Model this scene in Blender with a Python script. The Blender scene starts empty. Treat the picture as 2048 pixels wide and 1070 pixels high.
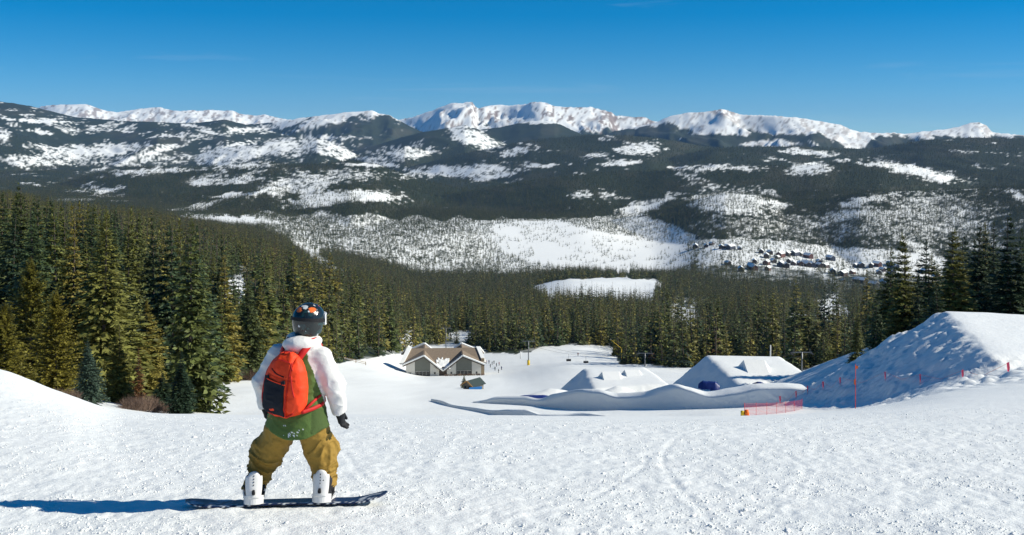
import bpy, bmesh, math, random
import numpy as np
from mathutils import Vector, Matrix, Euler

# ------------------------------------------------------------------ camera, sky, sun, exposure
F = 2196.0            # focal length in pixels of the 2048 px wide photograph
HZ = 255.0            # pixel row of the eye level
CX = 1024.0
sc = bpy.context.scene
sc.render.engine = 'CYCLES'
sc.cycles.use_denoising = True
sc.cycles.max_bounces = 6
sc.cycles.diffuse_bounces = 3
sc.cycles.transparent_max_bounces = 8
sc.cycles.volume_bounces = 0
cam_d = bpy.data.cameras.new('camera')
cam = bpy.data.objects.new('camera', cam_d)
sc.collection.objects.link(cam)
cam_d.sensor_width = 36.0
cam_d.lens = 36.0 * F / 2048.0
cam_d.shift_y = -(535.0 - HZ) / 2048.0
cam_d.clip_start = 0.1
cam_d.clip_end = 90000.0
cam.location = (0, 0, 0)
cam.rotation_euler = (math.radians(90), 0, 0)
sc.camera = cam

SUN_EL, SUN_AZ = 33.0, 91.5      # azimuth clockwise from +Y
world = bpy.data.worlds.new('World')
sc.world = world
world.use_nodes = True
wn = world.node_tree
bg = wn.nodes['Background']
sky = wn.nodes.new('ShaderNodeTexSky')
sky.sky_type = 'NISHITA'
sky.sun_disc = False
sky.sun_elevation = math.radians(SUN_EL)
sky.sun_rotation = math.radians(SUN_AZ)
sky.altitude = 2900
sky.air_density = 1.0
sky.dust_density = 0.15
sky.ozone_density = 3.0
# thin high-mountain air: the sky model is read a little above the true direction, which deepens the blue at the skyline
wtc = wn.nodes.new('ShaderNodeTexCoord')
wadd = wn.nodes.new('ShaderNodeVectorMath'); wadd.operation = 'ADD'; wadd.inputs[1].default_value = (0, 0, .045)
wnm = wn.nodes.new('ShaderNodeVectorMath'); wnm.operation = 'NORMALIZE'
wn.links.new(wtc.outputs['Generated'], wadd.inputs[0]); wn.links.new(wadd.outputs[0], wnm.inputs[0]); wn.links.new(wnm.outputs[0], sky.inputs[0])
whs = wn.nodes.new('ShaderNodeHueSaturation'); whs.inputs['Hue'].default_value = .497; whs.inputs['Saturation'].default_value = 1.55; whs.inputs['Value'].default_value = 1.0
wn.links.new(sky.outputs[0], whs.inputs['Color'])
# faint wisps of high cirrus
wmp = wn.nodes.new('ShaderNodeMapping'); wmp.inputs['Scale'].default_value = (2.2, 2.2, 26.0); wmp.inputs['Rotation'].default_value = (.0, .12, .0)
wnz = wn.nodes.new('ShaderNodeTexNoise'); wnz.inputs['Scale'].default_value = 1.6; wnz.inputs['Detail'].default_value = 7; wnz.inputs['Roughness'].default_value = .62; wnz.inputs['Distortion'].default_value = .6
wcr = wn.nodes.new('ShaderNodeValToRGB'); wcr.color_ramp.elements[0].position = .60; wcr.color_ramp.elements[0].color = (0, 0, 0, 1); wcr.color_ramp.elements[1].position = .85; wcr.color_ramp.elements[1].color = (.16, .16, .16, 1)
wmx = wn.nodes.new('ShaderNodeMix'); wmx.data_type = 'RGBA'; wmx.inputs[7].default_value = (6.5, 7.0, 7.4, 1)
wn.links.new(wtc.outputs['Generated'], wmp.inputs[0]); wn.links.new(wmp.outputs[0], wnz.inputs['Vector']); wn.links.new(wnz.outputs['Fac'], wcr.inputs[0])
wn.links.new(wcr.outputs[0], wmx.inputs[0]); wn.links.new(whs.outputs[0], wmx.inputs[6])
wn.links.new(wmx.outputs[2], bg.inputs[0])
bg.inputs[1].default_value = 0.09
sun_d = bpy.data.lights.new('sun', 'SUN')
sun_d.energy = 5.0
sun_d.angle = math.radians(0.5)
sun_d.color = (1.0, 0.94, 0.81)
sun = bpy.data.objects.new('sun', sun_d)
sc.collection.objects.link(sun)
_e, _a = math.radians(SUN_EL), math.radians(SUN_AZ)
SUNV = Vector((math.sin(_a) * math.cos(_e), math.cos(_a) * math.cos(_e), math.sin(_e)))
sun.rotation_euler = SUNV.to_track_quat('Z', 'Y').to_euler()
sun.location = SUNV * 60
sc.view_settings.view_transform = 'Standard'
sc.view_settings.look = 'None'
sc.view_settings.exposure = 0.24
sc.view_settings.gamma = 1.0

# ------------------------------------------------------------------ helpers
COL = sc.collection
rng = np.random.default_rng(7)
random.seed(7)

def tag(o, label=None, cat=None, group=None, kind=None):
    if label: o['label'] = label
    if cat: o['category'] = cat
    if group: o['group'] = group
    if kind: o['kind'] = kind
    return o

def empty(name, loc=(0, 0, 0), rz=0.0):
    o = bpy.data.objects.new(name, None)
    COL.objects.link(o)
    o.location = loc
    o.rotation_euler = (0, 0, rz)
    o.empty_display_size = 0.3
    return o

def mesh_np(name, verts, quads=None, tris=None):
    me = bpy.data.meshes.new(name)
    verts = np.asarray(verts, np.float32)
    loops, starts, totals = [], [], []
    n = 0
    if quads is not None and len(quads):
        q = np.asarray(quads, np.int32)
        loops.append(q.ravel()); starts.append(n + 4 * np.arange(len(q))); totals.append(np.full(len(q), 4)); n += 4 * len(q)
    if tris is not None and len(tris):
        t = np.asarray(tris, np.int32)
        loops.append(t.ravel()); starts.append(n + 3 * np.arange(len(t))); totals.append(np.full(len(t), 3)); n += 3 * len(t)
    loops = np.concatenate(loops).astype(np.int32); starts = np.concatenate(starts).astype(np.int32); totals = np.concatenate(totals).astype(np.int32)
    me.vertices.add(len(verts)); me.vertices.foreach_set('co', verts.ravel())
    me.loops.add(len(loops)); me.loops.foreach_set('vertex_index', loops)
    me.polygons.add(len(starts)); me.polygons.foreach_set('loop_start', starts); me.polygons.foreach_set('loop_total', totals)
    me.update(calc_edges=True)
    return me

def smooth(me, on=True):
    me.polygons.foreach_set('use_smooth', np.full(len(me.polygons), on))
    me.update()

def set_col(me, name, cols):
    a = me.attributes.new(name, 'FLOAT_COLOR', 'POINT')
    c = np.ones((len(me.vertices), 4), np.float32)
    c[:, :3] = cols
    a.data.foreach_set('color', c.ravel())

def link(name, me, mat, parent=None, loc=None):
    o = bpy.data.objects.new(name, me)
    COL.objects.link(o)
    if mat is not None:
        for m in (mat if isinstance(mat, (list, tuple)) else [mat]):
            me.materials.append(m)
    if parent is not None: o.parent = parent
    if loc is not None: o.location = loc
    return o

class MB:
    """collects boxes, bars, tubes, prisms into one mesh"""
    def __init__(s): s.v = []; s.f = []
    def add(s, v, f):
        n = len(s.v); s.v += [tuple(map(float, p)) for p in v]; s.f += [tuple(i + n for i in q) for q in f]; return s
    def box(s, c, d, rz=0, M=None):
        x, y, z = d[0] / 2, d[1] / 2, d[2] / 2
        v = [(-x,-y,-z),(x,-y,-z),(x,y,-z),(-x,y,-z),(-x,-y,z),(x,-y,z),(x,y,z),(-x,y,z)]
        R = M if M is not None else Matrix.Rotation(rz, 3, 'Z')
        v = [R @ Vector(p) + Vector(c) for p in v]
        return s.add(v, [(0,3,2,1),(4,5,6,7),(0,1,5,4),(1,2,6,5),(2,3,7,6),(3,0,4,7)])
    def tube(s, pts, rad, n=8, cap=True):
        pts = [Vector(p) for p in pts]
        if not isinstance(rad, (list, tuple)): rad = [rad] * len(pts)
        rings = []; up = None
        for i, p in enumerate(pts):
            t = (pts[min(i + 1, len(pts) - 1)] - pts[max(i - 1, 0)]).normalized()
            if up is None: up = Vector((0, 0, 1)) if abs(t.z) < .9 else Vector((1, 0, 0))
            a = t.cross(up).normalized(); up = a.cross(t).normalized()
            rings.append([p + (a * math.cos(2*math.pi*k/n) + up * math.sin(2*math.pi*k/n)) * rad[i] for k in range(n)])
        v = [q for r in rings for q in r]
        f = [(i*n+k, i*n+(k+1) % n, (i+1)*n+(k+1) % n, (i+1)*n+k) for i in range(len(pts)-1) for k in range(n)]
        if cap: f += [tuple(range(n))[::-1], tuple((len(pts)-1)*n+k for k in range(n))]
        return s.add(v, f)
    def prism(s, poly, ext):
        """poly: list of 3D points, extruded along vector ext"""
        n = len(poly); e = Vector(ext)
        v = [Vector(p) for p in poly] + [Vector(p) + e for p in poly]
        return s.add(v, [tuple(range(n))[::-1], tuple(range(n, 2*n))] + [(k, (k+1) % n, (k+1) % n + n, k + n) for k in range(n)])
    def mesh(s, name, sm=False):
        me = bpy.data.meshes.new(name); me.from_pydata(s.v, [], s.f)
        bm = bmesh.new(); bm.from_mesh(me); bmesh.ops.recalc_face_normals(bm, faces=bm.faces); bm.to_mesh(me); bm.free()
        if sm: smooth(me)
        me.update(); return me
    def build(s, name, mat, parent=None, sm=False, loc=None): return link(name, s.mesh(name, sm), mat, parent, loc)

# ---- noise
def _h(ix, iy, iz, seed):
    n = (ix.astype(np.int64) * 374761393 + iy.astype(np.int64) * 668265263 + iz.astype(np.int64) * 2147483647 + seed * 144665) & 0xffffffff
    n = ((n ^ (n >> 13)) * 1274126177) & 0xffffffff
    n = ((n ^ (n >> 16)) * 2246822519) & 0xffffffff
    n = n ^ (n >> 15)
    return (n & 0xffffff) / float(0xffffff) * 2 - 1
def noise3(x, y, z, seed=0):
    x, y, z = np.broadcast_arrays(np.asarray(x, float), np.asarray(y, float), np.asarray(z, float))
    xi, yi, zi = np.floor(x), np.floor(y), np.floor(z)
    fx, fy, fz = x - xi, y - yi, z - zi
    ux, uy, uz = [f*f*f*(f*(f*6-15)+10) for f in (fx, fy, fz)]
    r = 0
    for a in (0, 1):
        for b in (0, 1):
            for c in (0, 1):
                r = r + _h(xi+a, yi+b, zi+c, seed) * (ux if a else 1-ux) * (uy if b else 1-uy) * (uz if c else 1-uz)
    return r
def noise2(x, y, seed=0):
    x = np.asarray(x, float); y = np.asarray(y, float)
    xi, yi = np.floor(x), np.floor(y); fx, fy = x-xi, y-yi
    ux, uy = [f*f*f*(f*(f*6-15)+10) for f in (fx, fy)]
    z = np.zeros_like(xi)
    a, b, c, d = _h(xi, yi, z, seed), _h(xi+1, yi, z, seed), _h(xi, yi+1, z, seed), _h(xi+1, yi+1, z, seed)
    return (a*(1-ux)+b*ux)*(1-uy) + (c*(1-ux)+d*ux)*uy
def fbm2(x, y, oc=4, seed=0, gain=.5):
    r = 0; a = 1; t = 0
    for i in range(oc):
        r = r + a*noise2(x*2**i + 17.3*i, y*2**i - 9.1*i, seed+i); t += a; a *= gain
    return r/t
def ridge2(x, y, oc=4, seed=0):
    r = 0; a = 1; t = 0
    for i in range(oc):
        n = 1-np.abs(noise2(x*2**i + 5.3*i, y*2**i + 3.7*i, seed+i))*1.6
        r = r + a*n; t += a; a *= .55
    return r/t
def sstep(a, b, x):
    t = np.clip((x-a)/(b-a), 0, 1); return t*t*(3-2*t)
def pchip(xk, yk, x):
    xk = np.asarray(xk, float); yk = np.asarray(yk, float)
    h = np.diff(xk); d = np.diff(yk, axis=-1)/h
    m = np.zeros_like(yk)
    d0, d1 = d[..., :-1], d[..., 1:]
    ok = d0*d1 > 0
    w1 = 2*h[1:]+h[:-1]; w2 = h[1:]+2*h[:-1]
    with np.errstate(divide='ignore', invalid='ignore'):
        hm = (w1+w2)/(w1/d0+w2/d1)
    m[..., 1:-1] = np.where(ok, hm, 0)
    m[..., 0] = d[..., 0]; m[..., -1] = d[..., -1]
    x = np.clip(x, xk[0], xk[-1])
    i = np.clip(np.searchsorted(xk, x)-1, 0, len(xk)-2)
    t = (x-xk[i])/h[i]
    return ((1+2*t)*(1-t)**2)*yk[..., i] + t*(1-t)**2*h[i]*m[..., i] + t*t*(3-2*t)*yk[..., i+1] + t*t*(t-1)*h[i]*m[..., i+1]
def at(px, py, Y):
    return Vector(((px-CX)/F*Y, Y, -(py-HZ)/F*Y))

# ------------------------------------------------------------------ materials
def nodes_of(m):
    return m.node_tree.nodes, m.node_tree.links
def mat_plain(name, col, rough=.7, noise=0.0, nscale=8.0, metal=0.0, bump=0.0, bscale=40.0, spec=.3, coat=0.0):
    m = bpy.data.materials.new(name); m.use_nodes = True
    N, L = nodes_of(m); b = N['Principled BSDF']
    b.inputs['Roughness'].default_value = rough; b.inputs['Metallic'].default_value = metal
    b.inputs['Specular IOR Level'].default_value = spec
    b.inputs['Coat Weight'].default_value = coat
    tc = N.new('ShaderNodeTexCoord')
    nz = N.new('ShaderNodeTexNoise'); nz.inputs['Scale'].default_value = nscale; nz.inputs['Detail'].default_value = 5
    L.new(tc.outputs['Object'], nz.inputs['Vector'])
    mx = N.new('ShaderNodeMix'); mx.data_type = 'RGBA'
    lo = [c*(1-noise) for c in col]; hi = [min(1, c*(1+noise)) for c in col]
    mx.inputs[6].default_value = (*lo, 1); mx.inputs[7].default_value = (*hi, 1)
    L.new(nz.outputs['Fac'], mx.inputs[0]); L.new(mx.outputs[2], b.inputs['Base Color'])
    if bump:
        n2 = N.new('ShaderNodeTexNoise'); n2.inputs['Scale'].default_value = bscale; n2.inputs['Detail'].default_value = 4
        L.new(tc.outputs['Object'], n2.inputs['Vector'])
        bp = N.new('ShaderNodeBump'); bp.inputs['Strength'].default_value = .6; bp.inputs['Distance'].default_value = bump
        L.new(n2.outputs['Fac'], bp.inputs['Height']); L.new(bp.outputs[0], b.inputs['Normal'])
    return m

SNOW = (0.86, 0.88, 0.855)
def mat_snow(name, bumps, attr=None, rough=.55):
    """bumps: list of (scale, distance)"""
    m = bpy.data.materials.new(name); m.use_nodes = True
    N, L = nodes_of(m); b = N['Principled BSDF']
    b.inputs['Roughness'].default_value = rough; b.inputs['Specular IOR Level'].default_value = .25
    tc = N.new('ShaderNodeTexCoord')
    if attr:
        a = N.new('ShaderNodeAttribute'); a.attribute_name = attr; L.new(a.outputs['Color'], b.inputs['Base Color'])
    else:
        nz = N.new('ShaderNodeTexNoise'); nz.inputs['Scale'].default_value = .9; nz.inputs['Detail'].default_value = 6
        L.new(tc.outputs['Object'], nz.inputs['Vector'])
        mx = N.new('ShaderNodeMix'); mx.data_type = 'RGBA'
        mx.inputs[6].default_value = (SNOW[0]*.94, SNOW[1]*.955, SNOW[2]*.965, 1); mx.inputs[7].default_value = (min(1, SNOW[0]*1.04), min(1, SNOW[1]*1.03), min(1, SNOW[2]*1.03), 1)
        L.new(nz.outputs['Fac'], mx.inputs[0]); L.new(mx.outputs[2], b.inputs['Base Color'])
    prev = None
    for s, d in bumps:
        nz = N.new('ShaderNodeTexNoise'); nz.inputs['Scale'].default_value = s; nz.inputs['Detail'].default_value = 3; nz.inputs['Roughness'].default_value = .6
        L.new(tc.outputs['Object'], nz.inputs['Vector'])
        bp = N.new('ShaderNodeBump'); bp.inputs['Strength'].default_value = 1.0; bp.inputs['Distance'].default_value = d
        L.new(nz.outputs['Fac'], bp.inputs['Height'])
        if prev is not None: L.new(prev.outputs[0], bp.inputs['Normal'])
        prev = bp
    if prev is not None: L.new(prev.outputs[0], b.inputs['Normal'])
    return m

def mat_foliage(name, cols):
    """cols: three colours picked by a random number per tree; per-spray tint from attribute"""
    m = bpy.data.materials.new(name); m.use_nodes = True
    N, L = nodes_of(m); b = N['Principled BSDF']; out = N['Material Output']
    oi = N.new('ShaderNodeObjectInfo')
    cr = N.new('ShaderNodeValToRGB'); cr.color_ramp.elements[0].color = (*cols[0], 1); cr.color_ramp.elements[1].color = (*cols[2], 1)
    e = cr.color_ramp.elements.new(.5); e.color = (*cols[1], 1)
    L.new(oi.outputs['Random'], cr.inputs[0])
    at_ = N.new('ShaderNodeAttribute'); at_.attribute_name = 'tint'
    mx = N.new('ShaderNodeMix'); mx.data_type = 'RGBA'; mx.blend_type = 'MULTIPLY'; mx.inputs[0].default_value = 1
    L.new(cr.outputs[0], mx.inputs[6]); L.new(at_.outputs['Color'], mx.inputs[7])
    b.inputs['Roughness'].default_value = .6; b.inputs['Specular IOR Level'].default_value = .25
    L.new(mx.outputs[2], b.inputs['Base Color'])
    tr = N.new('ShaderNodeBsdfTranslucent'); L.new(mx.outputs[2], tr.inputs[0])
    ms = N.new('ShaderNodeMixShader'); ms.inputs[0].default_value = .12
    L.new(b.outputs[0], ms.inputs[1]); L.new(tr.outputs[0], ms.inputs[2]); L.new(ms.outputs[0], out.inputs[0])
    return m

M = {}
M['snow_near'] = mat_snow('groomed_snow', [(2.2, .010), (9.0, .008), (30.0, .009), (90.0, .004)])
M['snow_mid'] = mat_snow('hillside_snow', [(.25, .12), (1.3, .06), (5.0, .03)], attr='Col')
M['far'] = mat_snow('far_ground', [], attr='Col', rough=.8)
M['snow_pile'] = mat_snow('piled_snow', [(1.2, .05), (4.0, .03), (14.0, .01)])
M['snow_park'] = mat_snow('park_snow', [(.8, .05), (4.0, .03)])
M['snow_roof'] = mat_plain('roof_snow', SNOW, .6, .05, 1.5, bump=.05, bscale=3)
M['fol_dark'] = mat_foliage('spruce_needles', [(.024, .046, .026), (.054, .082, .034), (.120, .130, .040)])
M['fol_olive'] = mat_foliage('fir_needles', [(.058, .086, .027), (.140, .148, .036), (.230, .195, .044)])
M['fol_gold'] = mat_foliage('pine_needles', [(.120, .112, .018), (.150, .130, .018), (.125, .110, .020)])
M['fol_blue'] = mat_foliage('blue_spruce_needles', [(.050, .082, .056), (.055, .088, .060), (.050, .080, .054)])
M['fol_dead'] = mat_foliage('dead_needles', [(.11, .055, .025), (.15, .07, .025), (.13, .085, .05)])
M['fol_far'] = mat_foliage('distant_needles', [(.030, .058, .020), (.064, .084, .024), (.120, .118, .034)])
M['bark'] = mat_plain('bark', (.085, .068, .055), .9, .4, 3)
M['grey_bark'] = mat_plain('grey_dead_wood', (.22, .20, .18), .9, .3, 3)
M['twig'] = mat_plain('willow_twigs', (.17, .115, .085), .9, .3, 2)

# ------------------------------------------------------------------ the ground: depth/row table read off the photograph
CAMH = 1.6
NEAR = [(3, .158), (8.8, .163), (15, .172)]
TAB = {
 -700: [(22, 660), (60, 640), (120, 540), (300, 440), (600, 405), (1500, 420), (2500, 430), (4000, 385), (6000, 352), (8000, 336), (10000, 322), (12000, 312)],
 0:    [(22, 745), (40, 800), (70, 782), (120, 660), (300, 490), (600, 432), (1000, 424), (1500, 440), (2500, 442), (4000, 392), (6000, 354), (8000, 337), (10000, 322), (12000, 312)],
 120:  [(22, 788), (40, 815), (70, 790), (125, 680), (300, 520), (600, 452), (1000, 436), (1500, 448), (2500, 448), (4000, 396), (6000, 356), (8000, 337), (10000, 323), (12000, 313)],
 250:  [(23, 824), (42, 838), (70, 808), (130, 715), (300, 580), (600, 490), (1000, 456), (1500, 458), (2500, 456), (4000, 402), (6000, 358), (8000, 338), (10000, 324), (12000, 314)],
 380:  [(24, 830), (60, 832), (100, 785), (160, 745), (300, 650), (600, 538), (1000, 488), (1500, 468), (2000, 470), (2600, 452), (4000, 415), (6000, 362), (8000, 339), (10000, 325), (12000, 315)],
 512:  [(25, 832), (70, 828), (110, 782), (150, 762), (250, 697), (500, 604), (900, 535), (1500, 490), (2000, 486), (2800, 455), (4000, 415), (6000, 362), (8000, 340), (10000, 325), (12000, 315)],
 620:  [(25, 833), (80, 822), (150, 778), (300, 740), (500, 650), (900, 572), (1500, 526), (2000, 516), (2600, 500), (3400, 445), (4600, 405), (6000, 364), (8000, 340), (10000, 325), (12000, 315)],
 740:  [(25, 834), (80, 828), (150, 797), (300, 757), (430, 726), (700, 645), (1000, 602), (1500, 560), (2000, 545), (2600, 520), (3400, 450), (4600, 408), (6000, 368), (8000, 340), (10000, 325), (12000, 315)],
 860:  [(25, 835), (80, 832), (150, 806), (300, 772), (470, 753), (520, 744), (620, 712), (720, 690), (1000, 645), (1500, 603), (2000, 578), (2600, 548), (3400, 455), (4600, 408), (6000, 368), (8000, 338), (10000, 322), (12000, 312)],
 1000: [(25, 836), (80, 834), (130, 812), (180, 797), (300, 776), (480, 747), (620, 704), (720, 688), (1000, 645), (1500, 607), (2000, 580), (2600, 548), (3000, 520), (3600, 450), (4600, 410), (6000, 366), (8000, 336), (10000, 320), (12000, 312)],
 1150: [(26, 837), (75, 835), (118, 819), (180, 790), (300, 763), (480, 727), (600, 703), (680, 690), (1000, 645), (1300, 618), (1600, 580), (1950, 556), (2600, 552), (3000, 520), (3600, 452), (4600, 408), (6000, 362), (8000, 334), (10000, 318), (12000, 310)],
 1300: [(26, 837), (70, 835), (104, 815), (170, 788), (300, 757), (480, 732), (560, 726), (650, 706), (1000, 652), (1300, 620), (1650, 580), (1950, 560), (2600, 556), (3000, 520), (3600, 470), (4600, 405), (6000, 356), (8000, 332), (10000, 316), (12000, 308)],
 1450: [(27, 835), (60, 833), (85, 818), (110, 800), (170, 780), (300, 757), (450, 738), (650, 702), (1000, 648), (1500, 607), (2000, 580), (2400, 552), (2900, 495), (3600, 450), (4600, 400), (6000, 352), (8000, 328), (10000, 314), (12000, 306)],
 1600: [(28, 829), (50, 833), (68, 828), (85, 808), (110, 790), (170, 776), (300, 752), (500, 726), (700, 692), (1000, 647), (1500, 615), (2000, 592), (2400, 560), (3000, 500), (3600, 450), (4600, 398), (6000, 348), (8000, 326), (10000, 312), (12000, 304)],
 1750: [(32, 815), (61, 818), (80, 800), (120, 780), (180, 765), (300, 742), (500, 718), (700, 692), (1000, 652), (1500, 617), (2000, 597), (2400, 568), (3100, 512), (3700, 450), (4600, 395), (6000, 345), (8000, 324), (10000, 310), (12000, 302)],
 1900: [(32, 792), (50, 775), (66, 768), (90, 760), (130, 752), (300, 725), (500, 702), (1000, 652), (1500, 622), (2000, 602), (2500, 572), (3100, 518), (3700, 450), (4600, 395), (6000, 343), (8000, 323), (10000, 309), (12000, 301)],
 2048: [(32, 778), (50, 748), (66, 738), (90, 736), (130, 735), (300, 715), (500, 697), (1000, 652), (2000, 605), (2500, 575), (3200, 520), (3800, 450), (4600, 395), (6000, 342), (8000, 322), (10000, 308), (12000, 300)],
 2800: [(32, 740), (60, 700), (100, 690), (200, 692), (500, 685), (1000, 655), (2000, 610), (3200, 530), (3800, 450), (4600, 395), (6000, 340), (8000, 320), (10000, 306), (12000, 298)],
}
LY = np.linspace(math.log(3), math.log(30000), 900)
PXF = np.linspace(-700, 2800, 1001)
_cols = sorted(TAB)
_rows = []
for c in _cols:
    k = [(math.log(y), t) for y, t in NEAR] + [(math.log(y), (py-HZ)/F - CAMH/y) for y, py in TAB[c]] + [(math.log(30000), (TAB[c][-1][1]-HZ)/F)]
    if c <= 120: k = [(ly, t - (.012 if c == 0 else .008 if c == 120 else .03)*(i > 1)) if i < 3 else (ly, t) for i, (ly, t) in enumerate(k)]
    _rows.append(pchip([a for a, _ in k], [b for _, b in k], LY))
_T = pchip(np.array(_cols, float), np.array(_rows).T, PXF)      # [LY, PX]
def base_h(x, Y):
    Yc = np.clip(Y, 3, 29999)
    px = np.clip(CX + F*x/np.maximum(Yc, 8.0), -700, 2799.9)
    i = (np.log(Yc)-LY[0])/(LY[1]-LY[0]); j = (px+700)/(PXF[1]-PXF[0])
    i0 = np.clip(i.astype(int), 0, 898); j0 = np.clip(j.astype(int), 0, 999); fi = i-i0; fj = j-j0
    t = (_T[i0, j0]*(1-fj)+_T[i0, j0+1]*fj)*(1-fi) + (_T[i0+1, j0]*(1-fj)+_T[i0+1, j0+1]*fj)*fi
    return -(CAMH + t*Y)

# far ridges: (name, depth, skyline [(px,py)], front slope, back slope, noise amp, noise scale)
RIDGES = [
 ('L1', 19500, [(-700,240),(-200,225),(60,222),(85,212),(120,209),(172,208),(190,214),(215,222),(235,224),(262,220),(300,215),(320,214),(340,220),(362,222),(385,220),(402,222),(418,219),(440,221),(465,221),(480,228),(510,231),(530,229),(560,236),(600,244),(760,262),(900,300)], .20, .3, 170, 700),
 ('L3', 16500, [(600,330),(740,262),(790,241),(830,233),(856,224),(880,215),(905,206),(925,206),(944,203),(950,212),(957,218),(970,213),(990,210),(1020,211),(1050,209),(1062,205),(1082,204),(1096,207),(1108,213),(1150,215),(1180,214),(1190,217),(1222,223),(1230,230),(1270,234),(1292,236),(1312,243),(1345,252),(1500,290),(1700,340)], .30, .4, 300, 800),
 ('L2', 14000, [(300,300),(420,262),(480,251),(560,243),(600,236),(640,231),(665,228),(700,224),(745,222),(760,228),(778,230),(795,240),(815,250),(840,262),(900,285),(1000,330)], .22, .3, 170, 800),
 ('L4', 12500, [(1000,330),(1150,292),(1230,262),(1290,250),(1315,243),(1340,232),(1380,225),(1420,222),(1440,219),(1450,219),(1465,223),(1480,229),(1520,230),(1550,231),(1600,236),(1640,242),(1680,249),(1700,258),(1720,264),(1750,266),(1790,265),(1812,268),(1840,264),(1870,261),(1900,257),(1925,252),(1940,246),(1958,244),(1972,250),(1985,264),(2000,266),(2048,271),(2300,268),(2800,262)], .26, .3, 170, 700),
 ('L5', 11500, [(-700,190),(-200,196),(0,203),(30,207),(60,212),(100,222),(150,234),(200,238),(250,242),(300,243),(350,246),(400,245),(450,239),(480,246),(540,262),(640,285),(760,310),(900,330)], .13, .2, 75, 900),
 ('L6', 10200, [(600,330),(700,304),(760,288),(800,275),(850,263),(900,255),(930,250),(955,258),(980,270),(1010,287),(1060,315),(1150,330)], .16, .3, 50, 700),
 ('L6b', 11500, [(860,300),(940,262),(1000,254),(1040,245),(1080,240),(1110,243),(1140,258),(1180,275),(1260,310)], .20, .3, 40, 600),
 ('L7', 9400, [(300,335),(380,314),(420,302),(460,293),(520,286),(560,281),(600,280),(635,275),(660,283),(690,296),(720,312),(800,330)], .12, .2, 40, 600),
 ('L7b', 9000, [(650,330),(720,312),(780,300),(810,291),(840,296),(880,312),(960,330)], .12, .2, 30, 500),
 ('L8', 7600, [(800,338),(880,318),(950,302),(1000,292),(1060,280),(1110,275),(1180,269),(1250,271),(1310,275),(1350,281),(1400,291),(1480,300),(1600,318),(1750,330)], .10, .2, 35, 700),
 ('L9', 6900, [(1250,345),(1350,312),(1430,296),(1500,293),(1600,293),(1680,296),(1740,298),(1800,288),(1850,280),(1950,275),(2048,278),(2300,270),(2800,262)], .09, .2, 40, 700),
 ('L10', 5300, [(100,372),(180,350),(250,336),(310,332),(380,336),(430,332),(480,328),(540,324),(580,330),(630,328),(700,321),(750,327),(800,346),(860,365),(950,385)], .07, .2, 22, 380),
 ('L11', 5000, [(700,402),(900,388),(1050,364),(1150,350),(1220,345),(1300,342),(1400,335),(1500,333),(1600,330),(1700,326),(1760,322),(1820,328),(1880,345),(1940,362),(2048,366),(2400,350),(2800,340)], .12, .2, 16, 420),
 ('L12', 3900, [(1130,470),(1230,438),(1340,416),(1400,396),(1450,386),(1510,390),(1570,402),(1640,400),(1720,386),(1800,382),(1900,380),(2048,372),(2300,362),(2800,350)], .12, .2, 9, 330),
]
for r in RIDGES: pass
def far_h(x, Y, want=False):
    z = base_h(x, Y)
    px = CX + F*x/np.maximum(Y, 8)
    lay = np.zeros(z.shape, np.int8)
    far = Y > 2300
    if not np.any(far): return (z, lay) if want else z
    z = z + np.where(far, np.clip((Y-2300)/3000, 0, 1)*14*fbm2(x/350., Y/500., 4, 5), 0)
    for k, (nm, Yc, sk, fs, bs, amp, nsc) in enumerate(RIDGES):
        sx = [p[0] for p in sk]; sy = [p[1] for p in sk]
        wob = 0.035*Yc*fbm2(px/160., px*0+k, 2, 40+k)
        Yr = Yc + wob
        zc = -(np.interp(px, sx, sy)+.3*np.clip(sx[0]-px, 0, None)+.3*np.clip(px-sx[-1], 0, None)-HZ)/F*Yr
        d = Yr-Y
        run = np.clip(d, 0, None)
        prof = fs*run*(1 - .35*np.exp(-run/(Yc*.03)))      # rounded crest
        g = np.clip(run/(Yc*.04), 0, 1)
        nz = ridge2(x/nsc + .3*fbm2(x/nsc, Y/nsc, 2, 9), Y/(nsc*2.6), 4, 20+k) - .55
        zz = zc - np.where(d > 0, prof, -d*bs) + g*amp*nz + .06*amp*np.abs(fbm2(x/(nsc*.12), Y/(nsc*.12), 2, 60+k))
        on = (zz > z) & far
        z = np.where(on, zz, z); lay = np.where(on, k+1, lay)
    return (z, lay) if want else z

def H(x, Y, want=False):
    x = np.asarray(x, float); Y = np.asarray(Y, float)
    r = far_h(x, Y, True)
    z, lay = r
    # uneven ground
    near = 1-sstep(40, 90, Y)
    z = z + near*(.018*fbm2(x/1.6, Y/1.6, 3, 3)+.05*fbm2(x/7., Y/9., 2, 4))
    mid = sstep(150, 500, Y)*(1-sstep(2300, 3000, Y))
    z = z + mid*5.0*fbm2(x/90., Y/110., 3, 8)*sstep(-.1, .6, np.abs(CX+F*x/np.maximum(Y, 8)-1000)/700.)
    return (z, lay) if want else z
def Hs(x, y): return float(H(np.array([x]), np.array([y]))[0])

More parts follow.
